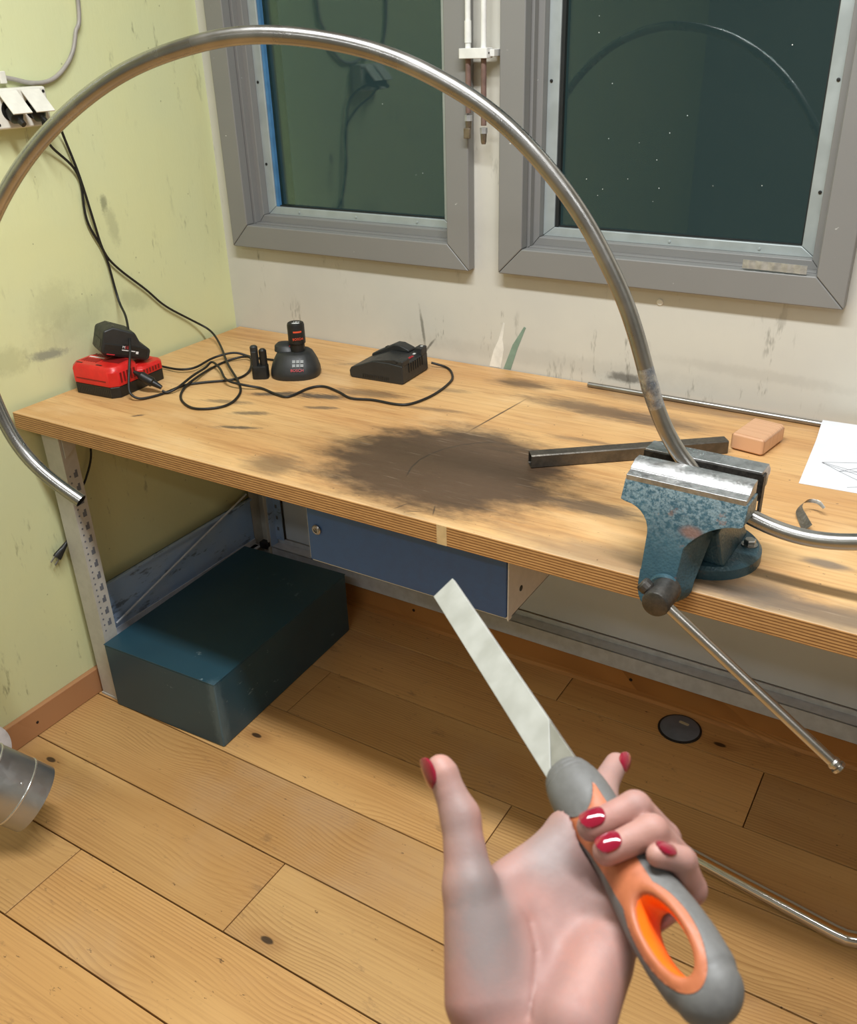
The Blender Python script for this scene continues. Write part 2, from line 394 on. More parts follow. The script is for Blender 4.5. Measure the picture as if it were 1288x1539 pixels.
for i, (x0, x1, z0) in enumerate(WIN):
    w_ = empty('window_%d' % (i+1), ((x0+x1)/2, 0, z0)); struct(w_, ['grey framed window nearest the yellow-green wall, dark night glass', 'grey framed window with a small metal plate on its lower frame'][i])
    ofs = Vector(w_.location)
    sub = empty('tmp'); bpy.data.objects.remove(sub)
    z1 = WTOP
    def R(d): return (x0+d-ofs.x, x1-d-ofs.x, z0+d-ofs.z, z1-d-ofs.z)
    def R2(dx, dz): return (x0+dx-ofs.x, x1-dx-ofs.x, z0+dz-ofs.z, z1-dz-ofs.z)
    mitred(w_, 'casing_board', 'frame_grey', R(0), R(CW), -.030, -.0005, .003)
    mitred(w_, 'reveal_board', 'frame_grey', R(.0315), R2(.066, .062), 0.001, .08, .001)
    mitred(w_, 'sash_rail', 'frame_grey', R2(.064, .061), R2(.0805, .0805), .020, .056, .002)
    mitred(w_, 'glazing_bead', 'alu', R2(.080, .080), R2(.108, .101), .042, .056, .002)
    mitred(w_, 'gasket', 'gasket', R2(.1075, .1005), R2(.1115, .104), .050, .058, 0)
    b = B(); b.box((x0+.09-ofs.x, .0585, z0+.09-ofs.z), (x1-.09-ofs.x, .063, z1-.09-ofs.z)); pane = build(b, 'pane', 'glass', w_)
    b = B(); b.box((x0+.1085-ofs.x, .046, z0+.1015-ofs.z), (x0+.1165-ofs.x, .0575, z1-.1015-ofs.z)); build(b, 'spacer_strip', 'blue_strip' if i == 0 else 'gasket', w_)
    for zz in (1.30, 1.50, 1.72):
        for xx in (x0+.090, x1-.090):
            b = B(); b.lathe([(0, .0035), (.0015, .0035), (.002, .002)], (xx-ofs.x, .042, zz-ofs.z), (0, -1, 0), 10); build(b, 'screw', 'dark', w_, smooth=30)
    for xx in (.25, .5, .75):
        b = B(); b.lathe([(0, .003), (.0015, .003), (.002, .0015)], (x0+(x1-x0)*xx-ofs.x, .042, z0+.090-ofs.z), (0, -1, 0), 10); build(b, 'screw', 'alu', w_, smooth=30)
    b = B()
    for (sx, sz) in specks[i]:
        r_ = random.uniform(.0005, .0012); b.lathe([(0, r_), (.0003, r_)], (sx-ofs.x, .0584, sz-ofs.z), (0, -1, 0), 6)
    o = build(b, 'paint_specks', 'speck', w_); o['kind'] = 'stuff'
    if i == 1:
        M['plate'] = plain('crumpled_alu', C(190, 190, 186), .35, .6, .2, 60, .002)
        b = B(); n = 10
        rows = [[(1.4434+.1245*k/n-ofs.x, -.0305-.0012*(k % 2), z-ofs.z-.0018*k/n) for k in range(n+1)] for z in (1.1575, 1.166, 1.1745)]
        back = [[(p[0], -.0295, p[2]) for p in r_] for r_ in rows]
        b.rings([rows[0]+back[0][::-1], rows[1]+back[1][::-1], rows[2]+back[2][::-1]]); build(b, 'metal_plate', 'plate', w_)
# ceiling lamps (fluorescent fittings, above the picture); those beyond the bench are added fill
M['lamp_white'] = plain('lamp_housing', C(225, 225, 220), .4)
for k, (p, rz, e) in enumerate(LAMPS):
    L = empty('ceiling_and_fill_lamp', (p[0], p[1], p[2]+.006), rz); tag(L, 'long white fluorescent ceiling fitting ' + ['above the workbench front', 'added as unseen fill light in the middle of the room', 'added as unseen fill light along the far side of the room'][k], 'ceiling lamp', 'ceiling lamps')
    b = B(); b.box((-.76, -.1, .02), (.76, .1, .114)); build(b, 'housing', 'lamp_white', L, bevel=.006)
    b = B(); b.box((-.75, -.1, 0), (.75, -.085, .02)); b.box((-.75, .085, 0), (.75, .1, .02)); build(b, 'reflector_rim', 'lamp_white', L)
# ================================================================ WORKBENCH
BX0, BX1, BD, BH, BT = .016, 2.55, .782, .85, .04
def table_mat():
    m = Mat('bench_top_wood'); v = m.obj()
    big = m.noise(m.map(v, scale=(1.2, 5, 1)), 1.4, 3, .55, .4); fine = m.noise(m.map(v, scale=(5, 160, 1)), 1.0, 3, .6)
    med = m.noise(m.map(v, scale=(4, 40, 1)), 1.0, 3, .6, .3)
    col = m.mix(m.rng(big, .3, .7), C(200, 152, 98), C(218, 176, 120))
    col = m.mix(m.math('MULTIPLY', m.rng(med, .5, .72), .45), col, C(160, 110, 62))
    col = m.mix(m.math('MULTIPLY', m.rng(fine, .45, .72), .35), col, C(150, 102, 58))
    pale = m.noise(m.map(v, scale=(1.5, 3, 1)), 2.2, 4, .6)
    col = m.mix(m.math('MULTIPLY', m.rng(pale, .5, .72), .40), col, C(232, 200, 152))
    wob = m.noise(m.map(v, scale=(1, 2.2, 1)), 9, 5, .7); wob2 = m.noise(m.map(v, scale=(1, 5, 1)), 16, 4, .75); wob3 = m.noise(m.map(v, scale=(1, 7, 1)), 30, 4, .8)
    dk = C(74, 62, 50); gr = C(88, 84, 80); bl = C(60, 58, 56)
    def st(c, r, a, amt, colr, soft=.5, amp=.55, w_=None):
        nonlocal col
        col = m.mix(m.math('MULTIPLY', m.ell(v, (c[0], c[1], 0), (r[0], r[1], 1e4), a, soft, w_ or wob, amp), amt), col, colr)
    # worn dark patches from years of work
    st((1.055, -.570), (.250, .185), .18, .97, C(54, 42, 33), .26, .45); st((1.08, -.565), (.19, .12), .2, .5, C(54, 43, 34), .5, .9); st((1.05, -.60), (.29, .21), .1, .30, C(120, 92, 68), .5, .9, wob2)
    st((.98, -.08), (.07, .026), .1, .85, C(92, 70, 50), .6, .8, wob2); st((1.20, -.16), (.16, .034), -.05, .80, C(92, 74, 58), .5, .8, wob2)
    st((1.35, -.16), (.09, .04), -.1, .6, C(100, 80, 62), .6, .9, wob2)
    st((.75, -.725), (.055, .045), .1, .65, C(100, 80, 60), .6, .7, wob2); st((1.375, -.60), (.080, .024), .1, .85, C(92, 76, 62), .5, .7, wob2)
    st((1.76, -.607), (.034, .013), 0, .8, C(105, 96, 88), .5, .6, wob2); st((1.78, -.755), (.17, .035), .03, .75, gr, .6, .7)
    st((1.48, -.76), (.16, .05), .0, .55, C(120, 104, 90), .6, .8); st((1.64, -.72), (.10, .05), .0, .5, C(96, 88, 82), .6, .8)
    st((1.33, -.045), (.22, .03), .0, .55, C(112, 92, 72), .6, .9, wob2)
    for (c, r, a, amt) in [((.50, -.40), (.055, .012), .5, .75), ((.60, -.37), (.05, .014), .35, .75), ((.52, -.53), (.035, .010), .4, .6), ((.55, -.61), (.04, .007), .4, .7),
                           ((.69, -.30), (.07, .02), .2, .5), ((.64, -.43), (.03, .008), .4, .6), ((.83, -.20), (.05, .012), .2, .35), ((.42, -.50), (.05, .010), .3, .5),
                           ((.30, -.66), (.012, .004), .8, .7), ((.88, -.32), (.06, .008), .2, .4), ((1.24, -.33), (.06, .008), .1, .4), ((1.5, -.40), (.05, .006), .1, .4), ((.56, -.12), (.06, .010), .5, .4)]:
        st(c, (r[0]*1.2, r[1]*1.05), a, min(1.0, amt*1.15), bl, .55, 1.25, wob3)
    # pencil lines and cuts
    st((1.020, -.283), (.105, .0022), 1.47, .9, C(60, 48, 38), .6, .3)
    for k in range(7):
        t = 2.15+.22*k; st((1.16+.165*math.cos(t), -.57+.165*math.sin(t)), (.020, .0018), t+PI/2, .7, C(44, 38, 34), .6, .3)
    for (x, y, a) in [(1.07, -.755, 1.2), (1.10, -.762, .4), (1.13, -.74, 2.0), (1.40, -.46, 1.2), (1.43, -.45, 1.5), (.83, -.52, 1.0), (.87, -.55, 1.1), (.95, -.42, .9)]:
        st((x, y), (.016, .0014), a, .8, C(70, 56, 44), .6, .3)
    scr = m.noise(m.map(v, rot=(0, 0, .6), scale=(7, 150, 1)), 1.3, 3, .6); col = m.mix(m.math('MULTIPLY', m.rng(scr, .62, .72), .22), col, C(200, 180, 156))
    ed = m.rng(m.math('ADD', m.sep(v)[1], m.math('MULTIPLY', wob2, .03)), -.745, -.775); col = m.mix(m.math('MULTIPLY', ed, .35), col, C(222, 192, 150))
    h = m.math('ADD', fine, m.math('MULTIPLY', wob, .6))
    col = m.mix(m.rng(m.noise(v, 120, 2, .6), .70, .76), col, C(110, 84, 60))
    return m.set(col, m.rng(wob, .3, .7, .38, .55), 0, h, .0006, .5)
def ply_mat():
    m = Mat('plywood_edge'); v = m.obj(); z = m.sep(v)[2]
    f = m.math('FRACT', m.math('MULTIPLY', m.math('ADD', z, m.math('MULTIPLY', m.noise(v, 14, 2), .0012)), 1/.0052))
    lay = m.rng(f, .55, .72); n = m.noise(m.map(v, scale=(30, 30, 400)), 1, 3, .7)
    col = m.mix(lay, C(198, 150, 94), C(124, 82, 44)); col = m.mix(m.math('MULTIPLY', m.rng(n, .45, .7), .4), col, C(110, 72, 38))
    return m.set(col, .55, 0, n, .001, .4)
M['table'] = table_mat(); M['ply'] = ply_mat()
M['bench_grey'] = plain('bench_grey_paint', C(186, 184, 176), .45, 0, .05, 50)
M['rail_grey'] = plain('rail_grey_blue_paint', C(192, 198, 206), .45, 0, .08, 40)
def panel_mat():
    m = Mat('scuffed_light_blue_sheet'); v = m.obj(); n = m.noise(v, 5, 4, .6); s_ = m.noise(m.map(v, scale=(8, 8, 26), rot=(.5, 0, 0)), 1.6, 4, .75)
    col = m.mix(m.rng(n, .35, .65), C(140, 172, 214), C(160, 182, 210)); col = m.mix(m.math('MULTIPLY', m.rng(s_, .56, .68), .75), col, C(84, 92, 104))
    return m.set(col, .5, 0, s_, .0004, .3)
M['panel_blue'] = panel_mat()
M['drawer_blue'] = plain('drawer_blue_paint', C(58, 94, 150), .45, 0, .05, 60)
M['drawer_body'] = plain('drawer_light_grey', C(222, 222, 222), .45, 0, .04, 60)
M['steel'] = plain('bright_steel', C(160, 158, 154), .34, 1.0, .1, 30, 0)
M['slot'] = plain('slot_shadow_paint', C(104, 108, 116), .7)
bench = empty('workbench', (1.1, -.4, 0)); BO = Vector((1.1, -.4, 0))
tag(bench, 'long wooden workbench with plywood edge, grey steel legs and a blue drawer', 'workbench')
def bb(a, c): return tuple(Vector(a)-BO), tuple(Vector(c)-BO)
b = B(); V8 = b.box((BX0, -BD, BH-BT), (BX1, -.002, BH))
for f in b.bm.faces: f.material_index = 0 if abs(f.normal.z) > .5 else 1
bmesh.ops.recalc_face_normals(b.bm, faces=b.bm.faces); b.bm.normal_update()
for f in b.bm.faces: f.material_index = 0 if abs(f.normal.z) > .5 else 1
top = build(b, 'tabletop', ['table', 'ply'], None, bevel=.0022)
top.parent = bench; top.location = -BO
b = B(); b.box((1.160, -BD-.0004, BH-BT+.001), (1.180, -BD+.002, BH-.001)); o = build(b, 'tape_strip', 'cream_p', top)
M['tape'] = plain('translucent_tape', C(206, 178, 132), .3); o.data.materials[0] = M['tape']
# legs: C-profiles with a perforated side
def leg(x, yf, sgn, perforated):
    h = BH-BT
    L = empty('tmp'); bpy.data.objects.remove(L)
    b = B(); w_, d, t_ = .060, .042, .003
    y0, y1 = (yf, yf+d) if sgn > 0 else (yf-d, yf)
    P_ = [(0, 0), (w_, 0), (w_, d), (w_-t_, d), (w_-t_, t_), (t_, t_), (t_, d), (0, d)]
    b.prism([(x+u, (y0+q) if sgn > 0 else (y1-q)) for u, q in P_], .006, h, 'xy')
    o = build(b, 'leg', 'bench_grey', bench, -BO)
    b = B(); b.box((x-.004, y0-.002, 0), (x+w_+.004, y1+.004, .006)); build(b, 'foot_plate', 'bench_grey', o)
    if perforated:
        for k in range(13):
            z = .235+k*.036
            b = B(); b.box((x+w_-.0002, y0+.021, z), (x+w_+.0006, y0+.032, z+.013)); b.box((x+w_-.0002, y0+.026, z+.013), (x+w_+.0006, y0+.032, z+.019)); build(b, 'slot', 'slot', o)
        b = B()
        for k in range(26): b.lathe([(0, .0026), (.0006, .0026)], (x+w_, y0+.010, .225+k*.018), (1, 0, 0), 8)
        build(b, 'hole_row', 'slot', o)
        b = B(); b.lathe([(0, .006), (.001, .006)], (x+w_, y0+.018, .735), (1, 0, 0), 14); build(b, 'bolt_hole', 'slot', o)
    return o
leg(.028, -.731, 1, True); leg(.028, -.030, -1, False); leg(2.45, -.731, 1, True); leg(2.45, -.030, -1, False)
# support arms under the top
for x in (.0905, 2.425):
    b = B(); b.prism([(-.725, .808), (-.10, .808), (-.10, .765), (-.66, .765), (-.725, .725)], x, x+.003, 'yz'); b.box((x, -.725, .800), (x+.03, -.10, .8085)); build(b, 'support_arm', 'bench_grey', bench, -BO)
# side panel, lower rail with notches and diagonal strap at the yellow wall
b = B(); b.box((.030, -.685, .172), (.033, -.075, .318)); b.box((.030, -.685, .312), (.042, -.075, .318)); build(b, 'side_panel', 'panel_blue', bench, -BO)
b = B(); b.box((.033, -.688, .135), (.036, -.075, .172))
for k in range(17):
    y = -.68+k*.036; b.box((.036, y, .150), (.060, y+.026, .153))
b.box((.036, -.688, .150), (.050, -.075, .153)); build(b, 'side_rail', 'rail_grey', bench, -BO)
b = B(); b.tube([(.046, -.655, .195), (.046, -.10, .345)], .0032, 6); build(b, 'diagonal_strap', 'rail_grey', bench, -BO)
# rear rail along the wall
b = B(); b.box((.09, -.062, .100), (2.45, -.059, .150)); b.box((.09, -.062, .147), (2.45, -.024, .150)); b.box((.09, -.027, .150), (2.45, -.024, .166)); build(b, 'rear_rail', 'rail_grey', bench, -BO, bevel=.001, seg=1)
# rear corner plate and angle
b = B(); b.box((.088, -.060, .15), (.091, -.030, .80)); b.box((.091, -.034, .166), (.120, -.031, .80)); o = build(b, 'rear_angle', 'panel_blue', bench, -BO)
for k in range(14):
    b = B(); b.box((.098, -.0346, .2+k*.04), (.106, -.0338, .212+k*.04)); build(b, 'slot', 'slot', o)
b = B(); b.box((.06, -.085, .150), (.088, -.062, .172)); build(b, 'corner_block', 'dark', bench, -BO, bevel=.003)
# grey sheet behind the drawer against the wall
M['back_sheet'] = plain('grey_back_sheet', C(202, 211, 222), .5, 0, .04, 5)
b = B(); b.box((.122, -.022, .168), (2.45, -.018, .806)); build(b, 'back_panel', 'back_sheet', bench, -BO)
# drawer unit
DX0, DX1, DZ0, DZ1, DY = .772, 1.243, .610, .8095, -.662
b = B(); t = .0015
b.box((DX0, DY+.004, DZ0), (DX0+t, -.12, DZ1)); b.box((DX1-t, DY+.004, DZ0), (DX1, -.12, DZ1)); b.box((DX0, DY+.004, DZ0), (DX1, -.12, DZ0+t)); b.box((DX0, -.122, DZ0), (DX1, -.12, DZ1))
case = build(b, 'drawer_case', 'drawer_body', bench, -BO)
b = B(); b.box((DX0+.006, DY-.012, DZ0+.006), (DX1-.002, DY+.003, DZ1-.004)); fr = build(b, 'drawer_front', 'drawer_blue', case, bevel=.0025)
b = B(); b.box((DX0-.001, DY-.003, DZ0-.001), (DX0+.004, DY+.006, DZ1)); b.box((DX0-.001, DY-.003, DZ0-.001), (DX1+.001, DY+.006, DZ0+.004)); b.box((DX1-.001, DY-.008, DZ0-.001), (DX1+.0015, DY+.006, DZ1)); build(b, 'edge_trim', 'drawer_body', case)
b = B(); b.lathe([(0, .011), (.004, .011), (.006, .009), (.006, .0055), (.004, .005)], (.803, DY-.012, .694), (0, -1, 0), 20); lock = build(b, 'lock', 'steel', case, smooth=30); lock['label'] = 'round metal lock on the blue drawer'
b = B(); b.box((.8022, DY-.0166, .690), (.8038, DY-.0158, .698)); build(b, 'key_slot', 'dark', case)
b = B(); b.lathe([(0, .006), (.001, .006)], (DX1, -.615, .652), (1, 0, 0), 14); build(b, 'rivet', 'dark', case)

# dark teal wooden box under the bench
def box_mat():
    m = Mat('dark_teal_paint'); v = m.obj(); n = m.noise(v, 3, 3); s_ = m.noise(m.map(v, scale=(9, 9, 22), rot=(.6, .5, .3)), 2.2, 4, .8)
    w2 = m.noise(v, 4.0, 3, .6)
    col = m.mix(m.rng(n, .3, .7), C(34, 66, 80), C(40, 74, 88))
    col = m.mix(m.math('MULTIPLY', m.math('MULTIPLY', m.rng(s_, .64, .70), m.rng(w2, .5, .62)), .75), col, C(128, 150, 158))
    e = m.ell(v, (.188, -.288, .1), (.022, .022, .12), 0, .6, m.noise(m.map(v, scale=(3, 3, 1)), 18, 4, .8), 1.1)
    col = m.mix(m.math('MULTIPLY', e, .30), col, C(120, 146, 156))
    return m.set(col, .38, 0, n, .0006, .4)
M['teal_box'] = box_mat()
bx = empty('storage_box', (.2745, -.447, 0), math.radians(2.4)); tag(bx, 'dark teal painted wooden box on the floor under the workbench', 'box')
b = B(); b.box((-.188, -.290, .0), (.188, .290, .1974)); build(b, 'body', 'teal_box', bx, bevel=.004)
b = B(); b.box((-.1885, -.2905, .1975), (.1885, .2905, .2)); 
build(b, 'top_board', 'teal_box', bx, bevel=.001)

# ================================================================ BENCH VISE
def vise_paint():
    m = Mat('worn_teal_hammered_paint'); v = m.obj(); hm = m.voro(v, 260); n = m.noise(v, 22, 4, .65); z = m.sep(v)[2]
    y = m.sep(v)[1]
    col = m.mix(m.rng(n, .3, .7), C(48, 76, 88), C(58, 88, 99))
    up = m.math('MULTIPLY', m.rng(z, .045, .16), m.rng(m.noise(v, 150, 4, .75), .40, .58))
    col = m.mix(m.math('MULTIPLY', up, .62), col, C(142, 157, 160))
    rn = m.noise(v, 34, 4, .7); col = m.mix(m.math('MULTIPLY', m.rng(rn, .64, .70), .6), col, C(120, 94, 84))
    col = m.mix(m.math('MULTIPLY', m.ell(v, (.024, -.088, .100), (.014, .03, .008), 0, .5, n, .5), .9), col, C(124, 94, 84))
    return m.set(col, .36, .15, hm, .0008, .5)
M['vise_paint'] = vise_paint()
def worn_steel(name, c0, c1, rough, sc=40, metal=.9):
    m = Mat(name); v = m.obj(); n = m.noise(v, sc, 4, .7); n2 = m.noise(v, sc*5, 3, .7)
    return m.set(m.mix(m.rng(n, .3, .7), c0, c1), m.rng(n2, .3, .7, rough-.1, rough+.12), metal, n2, .0005, .5)
M['jaw_steel'] = worn_steel('worn_jaw_steel', C(150, 150, 150), C(196, 196, 196), .42)
M['jaw_dark'] = worn_steel('knurled_dark_jaw', C(44, 42, 40), C(78, 74, 70), .5, 120, .6)
M['vise_screw'] = worn_steel('dark_spindle_steel', C(74, 72, 70), C(96, 92, 88), .42, 60, .8)
M['bar_steel'] = plain('tommy_bar_steel', C(180, 176, 170), .30, 1.0, .06, 30, 0)
VA = math.radians(-2.0)
vise = empty('bench_vise', (1.572, -.705, BH), VA); tag(vise, 'teal cast-iron bench vise with bright worn jaws bolted to the bench edge', 'vise')
def arc(cx, cz, r, a0, a1, n): return [(cx+r*math.cos(math.radians(a0+(a1-a0)*k/n)), cz+r*math.sin(math.radians(a0+(a1-a0)*k/n))) for k in range(n+1)]
JW = .089
# base: round foot with two bolt lugs
b = B(); b.lathe([(0, .086), (.016, .086), (.021, .081)], (.012, .045, 0), (0, 0, 1), 40)
base = build(b, 'base', 'vise_paint', vise, smooth=35)
for (x, y) in ((.075, .066), (-.052, .066), (.012, .117)):
    b = B(); b.lathe([(0, .0125), (.002, .0125)], (x, y, .021), (0, 0, 1), 18); b.lathe([(.002, .0095), (.009, .0095), (.0105, .008)], (x, y, .021), (0, 0, 1), 6); build(b, 'bolt', 'bar_steel', vise, smooth=20)
# fixed body: pillar sloping up to the rear jaw, plus anvil
b = B()
def hexa(b, lo, hi):
    b.rings([lo, hi])
rows = []
for (z, x0, x1, y0, y1) in [(.019, -.050, .062, -.020, .105), (.04, -.046, .056, -.022, .098), (.075, -.042, .048, -.024, .092), (.100, -.052, .056, .004, .094), (.122, -.084, .084, .0135, .082), (.150, -JW, JW, .0135, .062)]:
    rows.append([(x0, y0, z), (x1, y0, z), (x1, y1, z), (x0, y1, z)])
b.rings(rows); build(b, 'fixed_body', 'vise_paint', vise, smooth=40, bevel=.005, seg=3)
b = B(); b.rings([[(-.036, .075, .06), (.046, .075, .06), (.036, .128, .06), (-.026, .128, .06)], [(-.034, .07, .126), (.044, .07, .126), (.034, .132, .126), (-.024, .132, .126)], [(-.026, .074, .138), (.036, .074, .138), (.028, .124, .138), (-.018, .124, .138)]])
build(b, 'anvil', 'vise_paint', vise, bevel=.004)
# slide bar between the jaws
b = B(); b.box((-.022, -.070, .004), (.024, .0, .066)); build(b, 'slide', 'vise_screw', vise, bevel=.004)
# moving jaw: T-shaped casting with arched shoulders, front leaning outward towards the screw
prof = [(-JW, .150), (-JW, .122)] + arc(-.083, .068, .052, 88, 8, 8) + [(-.029, .02), (-.029, .010)] + arc(0.004, .012, .033, 180, 360, 12) + [(.037, .02)] + arc(.091, .068, .052, 172, 92, 8) + [(JW+.004, .122), (JW+.004, .150)]
def yfront(z): return -.060-.062*max(0.0, min(1.0, (.150-z)/.165))**.85
def yback(z): return -.0135 if z > .075 else (-.030-.053*min(1.0, (.075-z)/.06))
b = B()
def xf(x, z): return x if z > .119 else (x-.004)*(.80+.20*max(0, (z-.075)/.044))-.010+.014*max(0, (z-.075)/.044)
F_ = [b.bm.verts.new((xf(x, z), yfront(z), z)) for x, z in prof]; K_ = [b.bm.verts.new((x, yback(z), z)) for x, z in prof]
# faces as horizontal strips (left / right mirror pairs)
n_ = len(prof); h_ = n_//2
for i in range(h_):
    j, k2 = n_-1-i, n_-2-i
    if i+1 < k2:
        b.face((F_[i], F_[i+1], F_[k2], F_[j])); b.face((K_[i], K_[j], K_[k2], K_[i+1]))
    elif i+1 == k2: b.face((F_[i], F_[i+1], F_[j])); b.face((K_[i], K_[j], K_[i+1]))
for i in range(n_):
    j = (i+1) % n_; b.face((F_[i], F_[j], K_[j], K_[i]))
build(b, 'moving_jaw', 'vise_paint', vise, smooth=38, bevel=.004, seg=3)
# jaw faces
b = B(); b.prism([(-.0605, .148), (-.0605, .157), (-.046, .160), (-.044, .163), (-.030, .1705), (-.0125, .1705), (-.0125, .128), (-.020, .128), (-.020, .148)], -JW+.001, JW+.001, 'yz'); o = build(b, 'jaw_plate', 'jaw_steel', vise, bevel=.0008, seg=1)
b = B(); b.prism([(.064, .148), (.064, .158), (.050, .1705), (.0145, .1705), (.0145, .148)], -JW, JW, 'yz'); build(b, 'jaw_top', 'jaw_steel', vise, bevel=.001, seg=1)
b = B(); b.prism([(.0125, .125), (.0125, .1675), (.0146, .1675), (.0146, .125)], -JW-.001, JW+.001, 'yz'); build(b, 'knurled_face', 'jaw_dark', vise)
b = B(); b.box((JW-.0005, .014, .10), (JW+.003, .030, .165)); build(b, 'jaw_side_plate', 'jaw_dark', vise, bevel=.001, seg=1)
# screw, head and tommy bar
HX, HZ = .009, .018
b = B(); b.lathe([(0, .0245), (.005, .0245), (.007, .022)], (HX-.004, -.114, HZ-.002), (0, -1, 0), 28); build(b, 'collar', 'vise_paint', vise, smooth=30)
b = B(); b.lathe([(0, .0205), (.048, .0205), (.052, .019), (.053, .017)], (HX, -.114, HZ), (0, -1, 0), 32); build(b, 'screw_head', 'vise_screw', vise, smooth=30)
b = B(); dv = Vector((.830, 0, -.558)); c0 = Vector((HX, -.148, HZ))
b.cyl(c0-dv*.024, c0+dv*.325, .0078, 18); tb = build(b, 'tommy_bar', 'bar_steel', vise, smooth=30)
b = B(); b.lathe([(0, .009), (.003, .0115), (.012, .0115), (.016, .009)], c0-dv*.034, dv, 16); build(b, 'bar_knob', 'vise_screw', tb, smooth=20)
b = B(); b.lathe([(0, .008), (.003, .0095), (.006, .0095), (.007, .0075), (.009, .0075), (.010, .0105), (.014, .0105), (.016, .008)], c0+dv*.318, dv, 18); build(b, 'bar_end', 'bar_steel', tb, smooth=20)
# ================================================================ STEEL TUBES
def tube_mat(name, c0, c1, rough):
    m = Mat(name); v = m.obj(); n = m.noise(v, 9, 4, .65); s_ = m.noise(v, 70, 4, .7)
    return m.set(m.mix(m.rng(n, .3, .7), c0, c1), m.rng(n, .3, .7, rough-.04, rough+.04), 1.0)
M['tube'] = tube_mat('bare_steel_tube', C(158, 157, 155), C(184, 182, 179), .29)
M['tube_in'] = plain('tube_inside', C(40, 36, 32), .7, .3)
M['chrome'] = tube_mat('chromed_tube', C(226, 226, 228), C(236, 236, 238), .12)
M['weld'] = worn_steel('ground_weld', C(138, 144, 158), C(206, 206, 206), .34, 60)
R_T = .0122
def vl(x, y, z):   # vise local to world
    c, s_ = math.cos(VA), math.sin(VA); return Vector((1.572+x*c-y*s_, -.705+x*s_+y*c, BH+z))
HOOP = [vl(.62, .02, .42), vl(.50, .01, .27), vl(.36, .005, .150), vl(.232, .0, .098), vl(.160, 0, .0855), vl(.090, 0, .0985), vl(.030, 0, .124), vl(-.006, 0, .153)]
HOOP += [(1.5336, -0.7037, 1.0342), (1.5069, -0.7047, 1.0797), (1.4897, -0.7134, 1.1286), (1.4753, -0.7133, 1.1749), (1.4576, -0.7144, 1.2190), (1.4399, -0.7157, 1.2623), (1.4139, -0.7200, 1.3046), (1.3887, -0.7235, 1.3507), (1.3444, -0.7323, 1.4096), (1.2870, -0.7454, 1.4691), (1.2372, -0.7583, 1.5078), (1.1880, -0.7720, 1.5361), (1.1202, -0.7916, 1.5698), (1.0522, -0.8130, 1.5886), (0.9587, -0.8436, 1.6029), (0.8973, -0.8649, 1.6012), (0.8452, -0.8837, 1.5935), (0.7671, -0.9127, 1.5743), (0.7016, -0.9384, 1.5462), (0.6311, -0.9677, 1.5005), (0.5668, -0.9956, 1.4488), (0.5114, -1.0221, 1.3822), (0.4562, -1.0503, 1.2995), (0.4307, -1.0687, 1.2132), (0.4301, -1.0795, 1.1178), (0.4549, -1.0810, 1.0277), (0.4783, -1.0795, 0.9686), (0.5202, -1.0705, 0.9195), (0.5859, -1.0526, 0.8769)]
WELD = (1.4897, -0.7134, 1.1286)
sp = spline(HOOP, 8)
for _ in range(60):
    sp = [sp[0]] + [(sp[i-1]+sp[i]*2+sp[i+1])/4 for i in range(1, len(sp)-1)] + [sp[-1]]
hoop = empty('bent_steel_tube', tuple(vl(-.04, 0, .15))); tag(hoop, 'bare steel tube bent into a large hoop, clamped in the vise jaws', 'tube')
b = B(); rows = b.tube(sp, R_T, 20, cap=False); ho = Vector(hoop.location)
# wall thickness at the open ends
inner = []
for idx in (0, -1):
    c = Vector((0, 0, 0))
    for p in rows[idx]: c += p
    c /= len(rows[idx]); d = (sp[0]-sp[3] if idx == 0 else sp[-1]-sp[-4]).normalized()
    out = rows[idx]; inn = [c+(p-c)*.84 for p in out]; deep = [p-d*.03 for p in inn]
    b.rings([out, inn], False, False); inner.append((inn, deep))
build(b, 'tube_body', 'tube', hoop, -ho, smooth=60, weld=True)
for inn, deep in inner:
    b = B(); b.rings([inn, deep], False, True); build(b, 'tube_bore', 'tube_in', hoop, -ho, smooth=60)
# ground-down weld just above the vise
wi = min(range(len(sp)), key=lambda i: (sp[i]-Vector(WELD)).length)
b = B(); b.tube(sp[wi-5:wi+6], [R_T+.00005, R_T+.0002, R_T+.0003, R_T+.0004, R_T+.0007, R_T+.0010, R_T+.0007, R_T+.0004, R_T+.0003, R_T+.0002, R_T+.00005], 20, cap=False); build(b, 'weld_seam', 'weld', hoop, -ho, smooth=60)
# shiny tube lying on the floor boards
CR = .0165
b = B(); pts = spline([(1.5184, -0.479, 0.0165), (1.6639, -0.5028, 0.0165), (1.7354, -0.514, 0.0165), (1.8078, -0.5248, 0.0165), (1.884, -0.5367, 0.0165), (1.9145, -0.5397, 0.0165), (1.9403, -0.535, 0.0165), (2.0879, -0.4881, 0.0165)], 6)
ro = b.tube(pts, CR, 20, cap=True); ch = build(b, 'chrome_tube', 'chrome', smooth=60); tag(ch, 'thick shiny chromed tube with a slight bend lying on the floorboards', 'tube')
